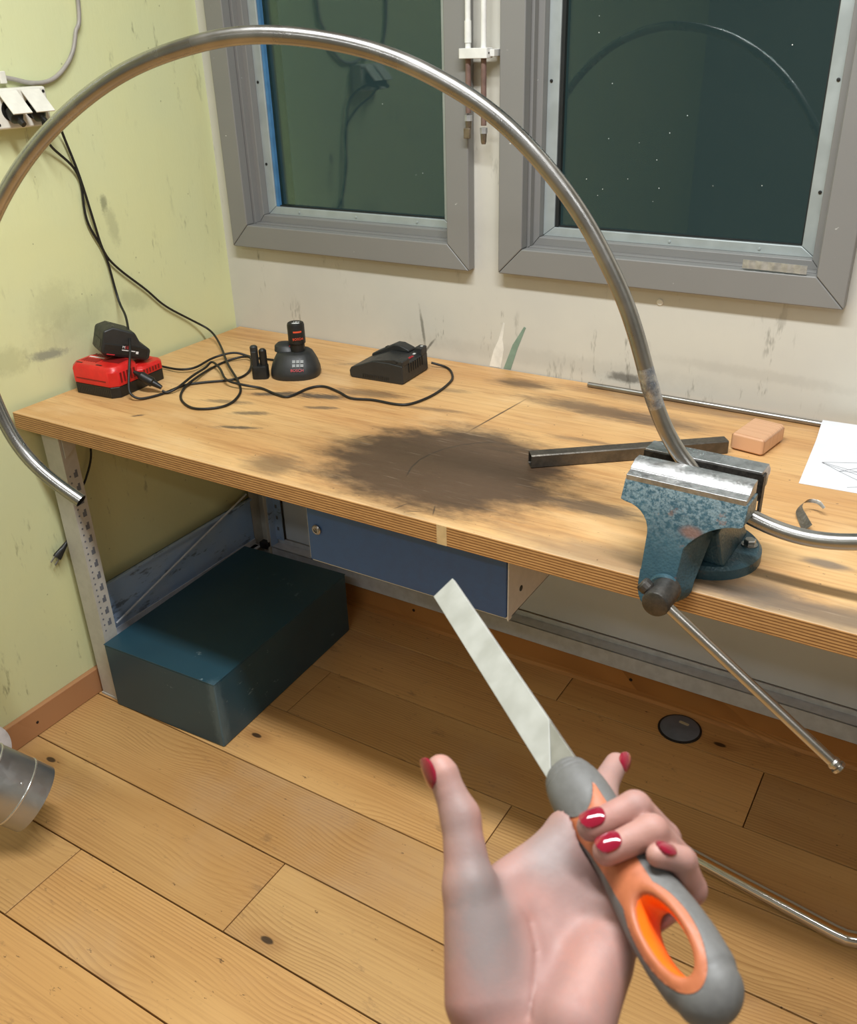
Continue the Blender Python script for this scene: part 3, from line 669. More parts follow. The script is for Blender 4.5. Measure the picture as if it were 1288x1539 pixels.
# square tube on the bench behind the vise
M['square_steel'] = worn_steel('dark_mill_steel', C(88, 84, 78), C(110, 104, 96), .40, 30, .8)
sq = empty('square_steel_tube', (1.352, -.372, BH), math.atan2(.235, .300)); tag(sq, 'dark square steel tube lying on the bench behind the vise', 'tube')
L = .196; s_ = .0135
def sqring(x, q, r=.002):
    return [(x, -q+r, 0+(s_-q)), (x, q-r, 0+(s_-q)), (x, q, r+(s_-q)), (x, q, s_+q-r), (x, q-r, s_+q), (x, -q+r, s_+q), (x, -q, s_+q-r), (x, -q, r+(s_-q))]
b = B(); b.rings([sqring(-L+.03, s_-.002), sqring(-L, s_-.002), sqring(-L, s_), sqring(L, s_), sqring(L, s_-.002), sqring(L-.03, s_-.002)], True, True); build(b, 'profile', 'square_steel', sq)
# thin round rod along the wall
b = B(); b.cyl((1.125, -.028, BH+.0062), (2.12, -.045, BH+.0062), .006, 14, bev=.001); rod = build(b, 'steel_rod', 'steel', smooth=30); tag(rod, 'thin bright steel rod lying along the wall at the back of the bench', 'rod')
# wood block
M['block_wood'] = wood_planks('beech_block', C(204, 156, 120), C(214, 168, 130), C(166, 112, 80), knots=False, scratch=False)
wb = empty('wood_block', (1.553, -.192, BH), math.radians(-10)); tag(wb, 'small beech wood block with chamfered edges on the bench beside the paper', 'wood block')
b = B(); b.box((-.034, -.052, 0), (.034, .052, .036)); build(b, 'block', 'block_wood', wb, bevel=.006, seg=1)
# paper with a pencil sketch: back edge lifted by the rod and the wall
M['paper'] = plain('white_paper', C(222, 224, 230), .7, 0, .02, 20, 0); M['pencil'] = plain('pencil_line', C(96, 98, 106), .7)
pp = empty('paper_sheet', (1.76, -.18, BH)); tag(pp, 'sheet of white paper with a pencil sketch at the back of the bench', 'paper')
PA = math.radians(3.0)
def pz(v): return .0006 + (.0152*max(0.0, min(1.0, (v-.72)/.18))**1.6 if v > .72 else 0)
def pq(u, v):
    x, y = (u-.5)*.21, (v-.5)*.297; c, s__ = math.cos(PA), math.sin(PA); return (x*c-y*s__, x*s__+y*c)
b = B(); n = 14
topr = [[(*pq(i/2, k/n), pz(k/n)) for i in range(3)] for k in range(n+1)]
b.rings([r + [(x, y, z-.0003) for x, y, z in r[::-1]] for r in topr]); build(b, 'sheet', 'paper', pp, smooth=30)
b = B()
def stroke(p, q, wd=.0006):
    p, q = Vector(pq(*p)), Vector(pq(*q)); d = (q-p).normalized(); nn = Vector((-d.y, d.x))*wd
    vs2 = [b.bm.verts.new((t.x, t.y, .00075)) for t in (p+nn, q+nn, q-nn, p-nn)]; b.face(vs2)
for s2 in [((.12, .38), (.62, .52)), ((.12, .38), (.28, .28)), ((.28, .28), (.75, .60)), ((.28, .28), (.55, .34)), ((.12, .38), (.50, .30)), ((.28, .28), (.50, .16)), ((.38, .06), (.75, .20)), ((.55, .34), (.8, .5)), ((.12, .37), (.60, .22))]: stroke(*s2)
build(b, 'pencil_sketch', 'pencil', pp)
# curled metal shaving
M['shaving'] = worn_steel('grey_metal_shaving', C(120, 116, 110), C(160, 154, 146), .5)
b = B(); pts = [(1.713, -.516, .006), (1.700, -.490, .009), (1.688, -.462, .012), (1.694, -.440, .018), (1.712, -.438, .020), (1.725, -.448, .016)]
sp2 = spline([(x, y, BH+z) for x, y, z in pts], 6)
rows = []
for i, p in enumerate(sp2):
    wdt = .006*(1-i/len(sp2))+.0012; rows.append([p+Vector((wdt*.8, wdt*.3, wdt)), p+Vector((-wdt*.8, -wdt*.3, -min(wdt, p.z-BH-.0004))), p+Vector((-wdt*.8+.0006, -wdt*.3+.0006, -min(wdt, p.z-BH-.0004)+.0006)), p+Vector((wdt*.8+.0006, wdt*.3+.0006, wdt+.0006))])
b.rings(rows); sh = build(b, 'metal_shaving', 'shaving', smooth=60); tag(sh, 'curled grey metal shaving on the bench to the side of the vise', 'metal shaving')
# ================================================================ PIPES BETWEEN THE WINDOWS
M['white_pipe'] = plain('white_painted_pipe', C(222, 222, 218), .4, 0, .06, 40); M['copper'] = plain('brown_oxidised_copper', C(116, 92, 84), .5, .1, .15, 60)
M['brass'] = plain('dull_brass', C(128, 116, 100), .4, .7, .2, 90); M['zinc'] = plain('zinc_nut', C(190, 192, 194), .35, .6, .1, 60)
for (x, zb, nm) in ((.8145, 1.44, 'beside the window frame'), (.8525, 1.415, 'between the pipe clamp and its mate')):
    P_ = empty('wall_pipe', (x, 0, zb)); tag(P_, ['thin wall pipe overlapping the window frame, white above and copper-brown below', 'thin wall pipe on the bare concrete strip, white above and copper-brown below'][0 if x < .83 else 1], 'pipe', 'pipes between the windows')
    b = B(); b.cyl((0, -.040, 1.565-zb), (0, -.040, ROOM_Z-zb), .0062, 14); build(b, 'upper_pipe', 'white_pipe', P_, smooth=30)
    if x < .83: b = B(); b.cyl((0, -.040, 1.578-zb), (0, -.040, 1.62-zb), .0075, 14); build(b, 'sleeve', 'white_pipe', P_, smooth=30)
    b = B(); b.cyl((0, -.040, 0), (0, -.040, 1.565-zb), .0062, 14); build(b, 'lower_pipe', 'copper', P_, smooth=30)
    b = B(); b.lathe([(0, .0085), (.012, .0085)], (0, -.040, -.016), (0, 0, 1), 6); build(b, 'nut', 'zinc', P_)
    b = B(); b.lathe([(0, .0045), (.004, .006), (.018, .007), (.022, .007)], (0, -.040, -.038), (0, 0, 1), 12); build(b, 'valve_stub', 'brass', P_, smooth=30)
    if x < .83: b = B(); b.box((-.008, -.050, -.052), (.008, -.042, -.030)); build(b, 'valve_lever', 'brass', P_, bevel=.002)
    else: b = B(); b.cyl((-.004, -.036, .018), (.012, -.046, .018), .004, 10); build(b, 'bleed_screw', 'zinc', P_, smooth=30)
cl = empty('pipe_clamp', (.834, 0, 1.558)); tag(cl, 'white plastic clamp block holding the two wall pipes', 'pipe clamp')
b = B(); b.rbox((-.035, -.056, -.010), (.034, -.026, .010), .004); build(b, 'block', 'white_pipe', cl, bevel=.001, seg=1)
b = B(); b.box((.030, -.040, -.007), (.044, 0, .007)); build(b, 'bracket', 'white_pipe', cl, bevel=.001, seg=1)
b = B(); b.lathe([(0, .0022), (.001, .0022)], (.034, -.046, 0), (1, 0, 0), 8); build(b, 'screw', 'dark', cl)

# ================================================================ WALL SOCKET
M['socket'] = plain('off_white_plastic', C(224, 220, 208), .42, 0, .05, 40); M['black_p'] = plain('black_plastic', C(26, 26, 25), .42, 0, .15, 60); M['black_rubber'] = plain('black_rubber_cord', C(22, 21, 20), .5, 0, .15, 60)
sk = empty('wall_socket', (0, -.598, 1.485)); tag(sk, 'off-white twin wall socket with hinged flap lids on the yellow-green wall', 'wall socket')
b = B(); b.box((.0, -.075, -.042), (.042, .066, .036)); build(b, 'body', 'socket', sk, bevel=.005)
for k, y in enumerate((-.055, .002)):
    b = B(); b.lathe([(0, .021), (.0015, .021)], (.0421, y+.022, -.006), (1, 0, 0), 24); build(b, 'socket_well', 'black_p', sk)
    b = B(); b.box((0, 0, -.003), (.058, .047, .0005)); o = build(b, 'flap_lid', 'socket', sk, (.043, y, .032), bevel=.001, seg=1); o.rotation_euler = (0, math.radians(48), 0)
    b = B(); b.lathe([(0, .015), (.02, .015), (.03, .007), (.042, .006)], (.0436, y+.022, -.008), (.8, 0, -.6), 18); build(b, 'plug', 'black_p', sk, smooth=30)
for (y, z) in ((.058, .026), (.058, -.032), (-.006, -.033), (-.066, -.032)):
    b = B(); b.lathe([(0, .0034), (.001, .003)], (.042, y, z), (1, 0, 0), 10); build(b, 'screw', 'dark', sk)
M['grey_cable'] = plain('grey_cable', C(158, 152, 144), .45)
b = B(); b.tube(spline([(.008, -.33, ROOM_Z-.01), (.008, -.355, 2.2), (.008, -.372, 1.712), (.008, -.398, 1.62), (.008, -.422, 1.575), (.008, -.464, 1.5405), (.008, -.503, 1.527), (.008, -.546, 1.528), (.008, -.585, 1.537), (.008, -.64, 1.547), (.008, -.70, 1.56), (.008, -.74, 1.66), (.008, -.745, 1.9)], 8), .0048, 10)
gc = build(b, 'supply_cable', 'grey_cable', smooth=60); tag(gc, 'grey supply cable curving across the yellow-green wall above the socket', 'cable')
b = B(); b.box((.001, -.008, -.012), (.014, .008, .012)); o = build(b, 'cable_clip', 'socket', None, (0, -.610, 1.541), bevel=.002); tag(o, 'white clip fixing the grey supply cable to the wall', 'cable clip')

# ================================================================ CORDS
def cord(name, pts, label, r=.0032, n=7):
    b = B(); q = spline(pts, n)
    for _ in range(3): q = [q[0]] + [(q[i-1]+q[i]*2+q[i+1])/4 for i in range(1, len(q)-1)] + [q[-1]]
    b.tube(q, r, 9); o = build(b, name, 'black_rubber', smooth=60); return tag(o, label, 'cord')
TZ = BH+.0036
cord('power_cord', [(.070, -.578, 1.452), (.05, -.562, 1.425), (.020, -.530, 1.395), (.012, -.466, 1.331), (.010, -.468, 1.229), (.010, -.433, 1.145), (.012, -.424, 1.061), (.03, -.432, 1.02), (.09, -.470, 1.0), (.160, -.532, .958), (.190, -.572, .915), (.203, -.592, .885), (.213, -.600, .868), (.230, -.592, TZ+.002), (.244, -.562, TZ), (.2515, -.5289, TZ), (.2537, -.4702, TZ), (.2837, -.4299, TZ), (.3374, -.3772, TZ), (.328, -.3158, TZ), (.285, -.2569, TZ+.007), (.25, -.2423, TZ+.007), (.2175, -.2839, TZ), (.2256, -.3542, TZ), (.2604, -.4417, TZ+.007), (.2701, -.4867, TZ), (.3158, -.5428, TZ), (.3842, -.5754, TZ), (.4315, -.5511, TZ), (.4428, -.5082, TZ), (.4101, -.4396, TZ), (.3578, -.3924, TZ+.007), (.262, -.3210, TZ+.012), (.14, -.215, .866), (.05, -.155, .880), (.014, -.181, .911), (.010, -.2686, .973), (.010, -.3245, 1.03), (.010, -.398, 1.097), (.012, -.436, 1.1475), (.016, -.4525, 1.226), (.016, -.4685, 1.331), (.016, -.49, 1.415), (.045, -.520, 1.455), (.068, -.545, 1.462)],
     'long black cord looping from the wall socket down the wall and round on the bench', .0030)
cord('charger_cord', [(.085, -.448, BH+.03), (.088, -.425, BH+.022), (.105, -.398, BH+.008), (.1698, -.4003, TZ+.0066), (.1966, -.3688, TZ+.0066), (.1816, -.2923, TZ+.0066), (.2182, -.247, TZ+.014), (.2608, -.2239, TZ), (.33, -.215, TZ), (.385, -.235, TZ+.006)],
     'black cord running from the red charger to the round black charger', .0030)
cord('coupler_cord', [(.2480, -.5350, BH+.010), (.258, -.5275, TZ+.001), (.268, -.502, TZ+.0075), (.250, -.4327, TZ+.013), (.222, -.359, TZ+.0075), (.2177, -.3307, TZ+.0135), (.2772, -.3641, TZ+.0135), (.3504, -.4212, TZ+.0135), (.4066, -.4173, TZ+.008), (.4427, -.3989, TZ), (.5022, -.4164, TZ), (.5376, -.4139, TZ), (.5416, -.3486, TZ), (.5669, -.3185, TZ), (.6284, -.3363, TZ), (.6743, -.3563, TZ), (.7248, -.341, TZ), (.7893, -.3406, TZ), (.8193, -.3187, TZ), (.8329, -.2457, TZ), (.8228, -.1528, TZ), (.8002, -.105, TZ), (.762, -.065, TZ), (.722, -.075, TZ+.010)],
     'black cord winding over the bench to the wedge-shaped black charger', .0030)
cp = empty('cord_coupler', (.2, -.545, BH)); tag(cp, 'black in-line plug coupler lying against the red charger', 'plug')
cpd = (Vector((.243, -.532, BH+.014))-Vector((.186, -.552, BH+.048))).normalized()
b = B(); b.lathe([(0, .004), (.012, .0065), (.02, .0115), (.05, .0120), (.053, .0085), (.075, .005)], Vector((-.020, -.0065, .052)), cpd, 14); build(b, 'coupler_body', 'black_p', cp, smooth=30)
# loose plug hanging behind the bench leg
hp = empty('hanging_plug', (.0135, -.748, .46)); tag(hp, 'black two-pin plug hanging against the yellow-green wall behind the bench leg', 'plug')
b = B(); b.rings([[(x, .030, z) for x, z in arc(.004, 0, .004, 0, 324, 9)], [(x, .010, z) for x, z in arc(.004, 0, .0075, 0, 324, 9)], [(x, -.012, z*1.5) for x, z in arc(.004, 0, .0085, 0, 324, 9)], [(x, -.018, z*1.6) for x, z in arc(.004, 0, .0080, 0, 324, 9)]]); o = build(b, 'plug_body', 'black_p', hp, smooth=40); o.rotation_euler.x = math.radians(35)
for dz in (-.008, .008):
    b = B(); b.cyl((.004, -.016, dz), (.004, -.036, dz), .0022, 8, bev=.0006); o2 = build(b, 'plug_pin', 'steel', o, smooth=30)
b = B(); b.tube(spline([(.002, .024, .018), (.004, .055, .045), (.004, .085, .12), (.004, .118, .155), (.004, .150, .215), (.004, .150, .30), (.004, .148, .342)], 6), .0028, 8); build(b, 'plug_cord', 'black_rubber', hp, smooth=60)

# ================================================================ CHARGERS AND BATTERIES
M['red_p'] = plain('red_plastic', C(206, 34, 30), .36, 0, .06, 60); M['red_dark'] = plain('dark_red_plastic', C(120, 16, 16), .5); M['red_print'] = plain('red_print', C(196, 44, 52), .5); M['white_print'] = plain('white_print', C(224, 224, 222), .5); M['charcoal'] = plain('charcoal_plastic', C(38, 39, 39), .48, 0, .10, 80); M['orange_p'] = plain('orange_red_band', C(222, 82, 50), .5); M['grey_print'] = plain('grey_print', C(140, 142, 142), .5)
rc = empty('red_battery_charger', (.100, -.527, BH), math.radians(4)); tag(rc, 'red battery charger with black base and vent slots against the yellow-green wall', 'battery charger')
def lobox(b, x0, x1, y0, y1, z0, z1, ch, inset=0.0, zi=None):
    """octagonal-plan block, optionally shrinking towards the top"""
    def ring(z, i):
        return [(x0+i+ch, y0+i, z), (x1-i-ch, y0+i, z), (x1-i, y0+i+ch, z), (x1-i, y1-i-ch, z), (x1-i-ch, y1-i, z), (x0+i+ch, y1-i, z), (x0+i, y1-i-ch, z), (x0+i, y0+i+ch, z)]
    rows = [ring(z0, 0), ring(z1 if zi is None else zi, 0)]
    if inset: rows.append(ring(z1, inset))
    b.rings(rows)
b = B(); lobox(b, -.073, .070, -.090, .088, 0, .027, .016); build(b, 'lower_shell', 'black_p', rc, bevel=.002)
b = B()
for k in range(19): b.box((-.055+k*.006, -.0905, .005), (-.0525+k*.006, -.089, .022))
build(b, 'lower_vents', 'charcoal', rc)['kind'] = 'stuff'
b = B(); lobox(b, -.074, .071, -.091, .004, .027, .074, .017, .008, .064); build(b, 'upper_shell', 'red_p', rc, bevel=.003)
b = B(); lobox(b, -.0735, .0705, -.010, .089, .0272, .051, .017, .006, .044); build(b, 'rear_shell', 'red_p', rc, bevel=.003)
b = B(); b.box((-.05, -.0915, .040), (.045, -.0905, .042)); build(b, 'front_groove', 'red_dark', rc)
b = B()
for k in range(7): b.box((-.055+k*.0075, -.062, .0739), (-.0518+k*.0075, -.040, .0746))
for k in range(7): b.box((-.058+k*.0075, -.022, .0739), (-.0548+k*.0075, -.008, .0746))
build(b, 'top_vents', 'red_dark', rc)
b = B(); 
for k in range(5): b.box((.0705, -.068+k*.011, .036), (.0717, -.063+k*.011, .060))
build(b, 'side_vents', 'red_dark', rc)
b = B()
for k in range(6): b.box((.0700, .008+k*.010, .032), (.0710, .013+k*.010, .043))
build(b, 'rear_vents', 'red_dark', rc)
text('print', 'RAPID CHARGER', .0075, 'white_print', rc, (-.035, -.031, .0742), (0, 0, 0)) if False else None
b = B(); b.box((-.058, -.0335, .0738), (-.010, -.0285, .0744)); build(b, 'white_legend', 'white_print', rc)
for x in (-.055, .008):
    b = B(); b.box((x, -.078, .0738), (x+.017, -.073, .0746)); build(b, 'indicator', 'black_p', rc)
b = B(); b.prism([(.000, -.05), (.052, -.048), (.050, -.012), (.000, -.010)], .0738, .0744, 'xy'); build(b, 'slot_recess', 'red_dark', rc)
b = B(); lobox(b, -.030, .045, .006, .080, .049, .0525, .01, .002, .0515); build(b, 'battery_rail', 'red_p', rc, bevel=.002)
# red-tabbed battery lying tilted on the red charger
bt = empty('tool_battery', (.102, -.517, BH+.0525)); bt.rotation_euler = (0, math.radians(18), math.radians(64)); tag(bt, 'chunky black tool battery with red release tab, tilted on the red charger', 'battery')
bt.location.z += .026
b = B(); b.prism([(-.058, .006), (-.050, -.004), (.055, -.004), (.060, .004), (.060, .024), (.034, .036), (.016, .060), (-.036, .066), (-.058, .054)], -.040, .040, 'xz'); build(b, 'case', 'charcoal', bt, bevel=.005)
b = B(); b.box((-.052, -.042, .002), (.052, -.039, .026)); build(b, 'side_rail', 'black_p', bt, bevel=.002)
b = B(); b.prism([(-.044, .000), (-.026, .000), (-.016, .012), (-.030, .024), (-.044, .020)], -.0415, -.038, 'xz'); build(b, 'release_tab', 'red_print', bt)
b = B(); b.prism([(-.012, .006), (.040, .006), (.034, .026), (-.004, .030)], -.0422, -.0405, 'xz'); lb = build(b, 'label', 'black_p', bt)
text('print', '18', .011, 'red_print', bt, (.001, -.0424, .0225), (PI/2, 0, 0)); text('print', 'M', .009, 'white_print', bt, (-.0065, -.0424, .0225), (PI/2, 0, 0))
b = B(); b.box((-.010, -.0427, .0145), (.022, -.0421, .0165)); b.box((.024, -.0427, .010), (.030, -.0421, .016)); build(b, 'fine_print', 'white_print', bt)
b = B(); b.box((-.0586, -.028, .012), (-.0578, .024, .032)); build(b, 'end_label', 'black_p', bt)
for y in (-.02, .015):
    b = B(); b.box((-.035, y, .0645), (-.030, y+.004, .0668)); build(b, 'contact', 'steel', bt)

# round charger with a stick battery standing in it
dc = empty('round_battery_charger', (.442, -.268, BH), math.radians(30)); tag(dc, 'round black domed battery charger with a stick battery plugged in', 'battery charger')
b = B()
def superell(a, c, z, n=36, p=2.5, ox=0, oy=0):
    out = []
    for k in range(n):
        t = 2*PI*k/n; ct, st_ = math.cos(t), math.sin(t)
        out.append((ox+a*abs(ct)**(2/p)*(1 if ct > 0 else -1), oy+c*abs(st_)**(2/p)*(1 if st_ > 0 else -1), z))
    return out
b.rings([superell(.060, .056, 0), superell(.062, .058, .006), superell(.061, .056, .018), superell(.056, .050, .034, oy=.002), superell(.050, .043, .046, oy=.004), superell(.044, .037, .056, oy=.006), superell(.038, .031, .060, oy=.008)])
build(b, 'shell', 'charcoal', dc, smooth=35)
b = B(); b.rings([superell(.030, .026, .058, 24, 2.2, -.022, .016), superell(.027, .022, .070, 24, 2.2, -.024, .018), superell(.018, .014, .076, 24, 2.2, -.026, .02)]); build(b, 'shoulder', 'charcoal', dc, smooth=35)
b = B(); b.box((-.012, .000, .0600), (-.004, .018, .0725)); build(b, 'red_mark', 'red_print', dc)
Rt = Matrix.Rotation(math.radians(0), 3, 'Z') @ Matrix.Rotation(math.radians(52), 3, 'X')
text('brand_print', 'BOSCH', .010, 'red_print', dc, (.012, -.0540, .0262), Rt, .0003)
b = B()
for (i, j) in [(i, j) for i in range(3) for j in range(2)]: b.box((-.012+i*.010, -.0008, j*.010), (-.0045+i*.010, .0004, j*.010+.0075))
o = build(b, 'status_print', 'grey_print', dc); o.matrix_local = Matrix.Translation((.012, -.0492, .0335)) @ Matrix.Rotation(math.radians(-36), 4, 'X')
sb = empty('stick_battery', (.449, -.262, BH+.0595), math.radians(30)); tag(sb, 'black stick battery with orange band standing in the round charger', 'battery')
b = B(); b.lathe([(0, .0180), (.02, .0180)], (0, 0, 0), (0, 0, 1), 28); build(b, 'foot', 'black_p', sb, smooth=30)
b = B(); b.lathe([(.02, .0200), (.022, .0212), (.066, .0212), (.071, .0196), (.072, .0180)], (0, 0, 0), (0, 0, 1), 32); build(b, 'body', 'black_p', sb, smooth=30)
b = B(); rows = [[(.0215*math.sin(t), -.0215*math.cos(t), z) for t in [(-.2+1.0*k/10) for k in range(11)]] for z in (.0505, .0545)]
b.rings(rows, False, False, closed=False); build(b, 'orange_band', 'orange_p', sb)
text('brand_print', 'BOSCH', .008, 'orange_p', sb, (.006, -.0206, .035), (PI/2, 0, .3), .0008)
text('volt_print', '12V', .011, 'white_print', sb, (0.002, .002, .0721), (0, 0, .05), .0003)
b = B(); b.lathe([(0, .011), (.0004, .011)], (0, 0, 0), (0, 0, 1), 20); o = build(b, 'white_print', 'white_print', sb, (.002, -.0095, .0720)); o.scale = (.9, .35, 1)
# spare battery standing beside it
sp_ = empty('spare_battery', (.380, -.330, BH), math.radians(30)); tag(sp_, 'small black spare battery standing upright beside the round charger', 'battery')
b = B(); b.rbox((-.020, -.016, 0), (.020, .016, .034), .009, 4, top=.004); build(b, 'cap', 'black_p', sp_, smooth=35)
b = B(); b.cyl((-.011, .001, .030), (-.011, .001, .082), .0095, 18, bev=.003); build(b, 'cell_tower', 'charcoal', sp_, smooth=35)
b = B(); b.cyl((.010, .000, .030), (.010, .000, .074), .0095, 18, bev=.004); build(b, 'cell_tower', 'black_p', sp_, smooth=35)
b = B(); b.box((-.016, -.013, .030), (-.004, -.005, .070)); build(b, 'contact_bar', 'charcoal', sp_, bevel=.002)

# wedge charger
wc = empty('wedge_battery_charger', (.652, -.160, BH), math.radians(3)); tag(wc, 'wedge-shaped black battery charger with ribbed end standing by the back wall', 'battery charger')
def wedge(b, y0, y1, prof): b.prism(prof, y0, y1, 'xz')
b = B(); wedge(b, -.062, .066, [(-.078, .004), (-.072, 0), (.070, 0), (.074, .004), (.072, .046), (.036, .050), (-.010, .050), (-.074, .026), (-.079, .018)]); build(b, 'shell', 'charcoal', wc, bevel=.005)
b = B(); wedge(b, .030, .064, [(-.070, .024), (.008, .049), (.040, .049), (.040, .056), (.012, .066), (-.004, .066), (-.070, .034)]); build(b, 'side_rail', 'charcoal', wc, bevel=.004)
b = B(); wedge(b, -.060, -.045, [(-.02, .046), (.06, .049), (.062, .058), (.05, .060), (-.012, .050)]); build(b, 'side_rail', 'charcoal', wc, bevel=.003)
b = B(); b.box((.052, .035, .044), (.073, .064, .064)); build(b, 'end_rail', 'charcoal', wc, bevel=.003)
b = B(); b.box((.052, -.060, .044), (.0735, -.025, .058)); build(b, 'end_rail', 'charcoal', wc, bevel=.003)
b = B()
for k in range(7): b.box((.072, -.030+k*.011, .022), (.0742, -.0245+k*.011, .044))
build(b, 'vent_rib', 'black_p', wc)
b = B()
for k in range(14): b.box((-.040+k*.0055, -.0628, .006), (-.0375+k*.0055, -.0615, .014))
build(b, 'lower_vents', 'black_p', wc)
b = B()
for k in range(6): b.box((-.03+k*.008, .034, .0500), (-.026+k*.008, .046, .0562))
build(b, 'top_vents', 'black_p', wc)
text('brand_print', 'BOSCH', .010, 'red_print', wc, (.060, -.002, .0492), (0, 0, PI/2), .0006)
b = B(); b.box((.052, .026, .0486), (.058, .034, .0500)); b.box((.062, .048, .0636), (.068, .054, .0646)); build(b, 'white_legend', 'white_print', wc)

# ================================================================ VENT DUCT (lower corner by the yellow wall)
def galv():
    m = Mat('galvanised_sheet'); v = m.obj(); n = m.voro(v, 60, out='Color'); k = m.sep(n)[0]; q = m.noise(v, 6, 3)
    return m.set(m.mix(m.rng(q, .3, .7), C(166, 168, 170), C(180, 180, 179)), m.rng(k, 0, 1, .30, .38), .85)
M['galv'] = galv(); M['seam'] = plain('duct_seam', C(208, 208, 206), .25, .8)
E0 = Vector((.316, -1.150, .112)); AX = Vector((.50, .50, -.707)).normalized(); RD = .075
dpts = spline([E0, E0-AX*.13, Vector((.150, -1.305, .315)), Vector((.105, -1.355, .46)), Vector((.098, -1.362, .62)), Vector((.098, -1.362, .9)), Vector((.098, -1.362, 2.88))], 8)
du = empty('ventilation_duct', (.098, -1.362, 0)); tag(du, 'galvanised ventilation duct with a raised seam ending just above the floorboards', 'duct'); do = Vector(du.location)
b = B(); b.tube(dpts, RD, 36, cap=True); build(b, 'duct_body', 'galv', du, -do, smooth=50)
for s2 in (.045, .125):
    c = E0-AX*s2
    b = B(); x, y, z = frame_z(AX); rows = []
    for k in range(37):
        t = 2*PI*k/36; rr = x*math.cos(t)+y*math.sin(t); rows.append([c+rr*(RD+.0022*math.cos(q))+AX*(.0030*math.sin(q)) for q in [2*PI*j/8 for j in range(8)]])
    b.rings(rows, False, False); build(b, 'seam_ring', 'seam', du, -do, smooth=60)
for t in (.6, 2.2, 3.8, 5.3):
    x, y, z = frame_z(AX); c = E0-AX*.062+(x*math.cos(t)+y*math.sin(t))*RD
    b = B(); b.lathe([(0, .0035), (.0012, .003), (.0018, .001)], c, x*math.cos(t)+y*math.sin(t), 8); build(b, 'rivet', 'seam', du, -do, smooth=40)
M['cover'] = plain('white_cover_plate', C(206, 204, 206), .6)
b = B(); b.lathe([(0, .070), (.003, .070)], (0, 0, 0), (1, 0, .22), 36); o = build(b, 'cover_plate', 'cover', None, (.034, -1.090, .0695)); tag(o, 'round white plate leaning on the baseboard behind the ventilation duct', 'plate')
# ================================================================ FILE AND HAND
# Local frame of the outstretched hand: x across, y towards the wrist, z away along the reach; placed in the room by a fixed rotation and position.
HR = Matrix(((0.853561, 0.219696, -0.472407), (0.520249, -0.407887, 0.750313), (-0.027847, -0.886207, -0.462453)))
HP = Vector((1.88276, -1.95424, 1.59136))
def hand_matrix(o): return Matrix.Translation(HP + HR @ Vector(o)) @ HR.to_4x4()
A = np.array([.287, .388, -.875]); A /= np.linalg.norm(A)
E1 = np.array([1., 0, 0]) - A[0]*A; E1 /= np.linalg.norm(E1); E2 = np.cross(A, E1)
BASE = np.array([.0756, .1447, .507])
PHI = math.radians(42); WD = math.cos(PHI)*E1 + math.sin(PHI)*E2; ND = -math.sin(PHI)*E1 + math.cos(PHI)*E2
def ax(s): return BASE + A*s
def around(s, th, rho): t = math.radians(th); return ax(s) + rho*(math.cos(t)*E1 + math.sin(t)*E2)

def surface_net(F, h, org):
    S = F < 0; nx, ny, nz = F.shape
    cs = [(i, j, k) for i in (0, 1) for j in (0, 1) for k in (0, 1)]
    def sl(a, c): return a[c[0]:nx-1+c[0], c[1]:ny-1+c[1], c[2]:nz-1+c[2]]
    cnt = np.zeros((nx-1, ny-1, nz-1), np.int8)
    for c in cs: cnt += sl(S, c)
    act = (cnt > 0) & (cnt < 8); I = np.argwhere(act); n = len(I)
    idx = -np.ones(act.shape, np.int64); idx[act] = np.arange(n)
    acc = np.zeros((n, 3)); num = np.zeros(n)
    for a in cs:
        for d in range(3):
            if a[d]: continue
            c = list(a); c[d] = 1
            fa = F[I[:, 0]+a[0], I[:, 1]+a[1], I[:, 2]+a[2]]; fb = F[I[:, 0]+c[0], I[:, 1]+c[1], I[:, 2]+c[2]]
            x = (fa < 0) != (fb < 0); t = np.where(x, fa/np.where(fa == fb, 1, fa-fb), 0)
            p = np.tile(np.array(a, float), (n, 1)); p[:, d] += t; acc[x] += p[x]; num[x] += 1
    V = (I + acc/num[:, None])*h + org
    quads = []
    for d in range(3):
        e = [slice(None)]*3; e2 = [slice(None)]*3; e[d] = slice(0, -1); e2[d] = slice(1, None)
        fa, fb = S[tuple(e)], S[tuple(e2)]; cr = np.argwhere(fa != fb)
        u, v = [k for k in range(3) if k != d]
        cr = cr[(cr[:, u] > 0) & (cr[:, v] > 0) & (cr[:, u] < F.shape[u]-1) & (cr[:, v] < F.shape[v]-1)]
        def cell(du, dv):
            q = cr.copy(); q[:, u] -= du; q[:, v] -= dv; return idx[q[:, 0], q[:, 1], q[:, 2]]
        q = np.stack([cell(1, 1), cell(0, 1), cell(0, 0), cell(1, 0)], 1)
        ins = fa[cr[:, 0], cr[:, 1], cr[:, 2]]
        flip = ins if d != 1 else ~ins
        q[~flip] = q[~flip][:, ::-1]; quads.append(q)
    Q = np.concatenate(quads); Q = Q[(Q >= 0).all(1)]
    return V, Q
def relax(V, Q, it, f=.5):
    for _ in range(it):
        acc = np.zeros_like(V); num = np.zeros(len(V))
        for k in range(4):
            a, b_ = Q[:, k], Q[:, (k+1) % 4]
            np.add.at(acc, a, V[b_]); np.add.at(num, a, 1); np.add.at(acc, b_, V[a]); np.add.at(num, b_, 1)
        V = V*(1-f) + f*acc/np.maximum(num, 1)[:, None]
    return V
def net_mesh(name, V, Q):
    me = bpy.data.meshes.new(name); me.from_pydata([tuple(v) for v in V], [], [tuple(q) for q in Q]); me.update()
    bm = bmesh.new(); bm.from_mesh(me); bmesh.ops.recalc_face_normals(bm, faces=bm.faces); bm.to_mesh(me); bm.free(); return me

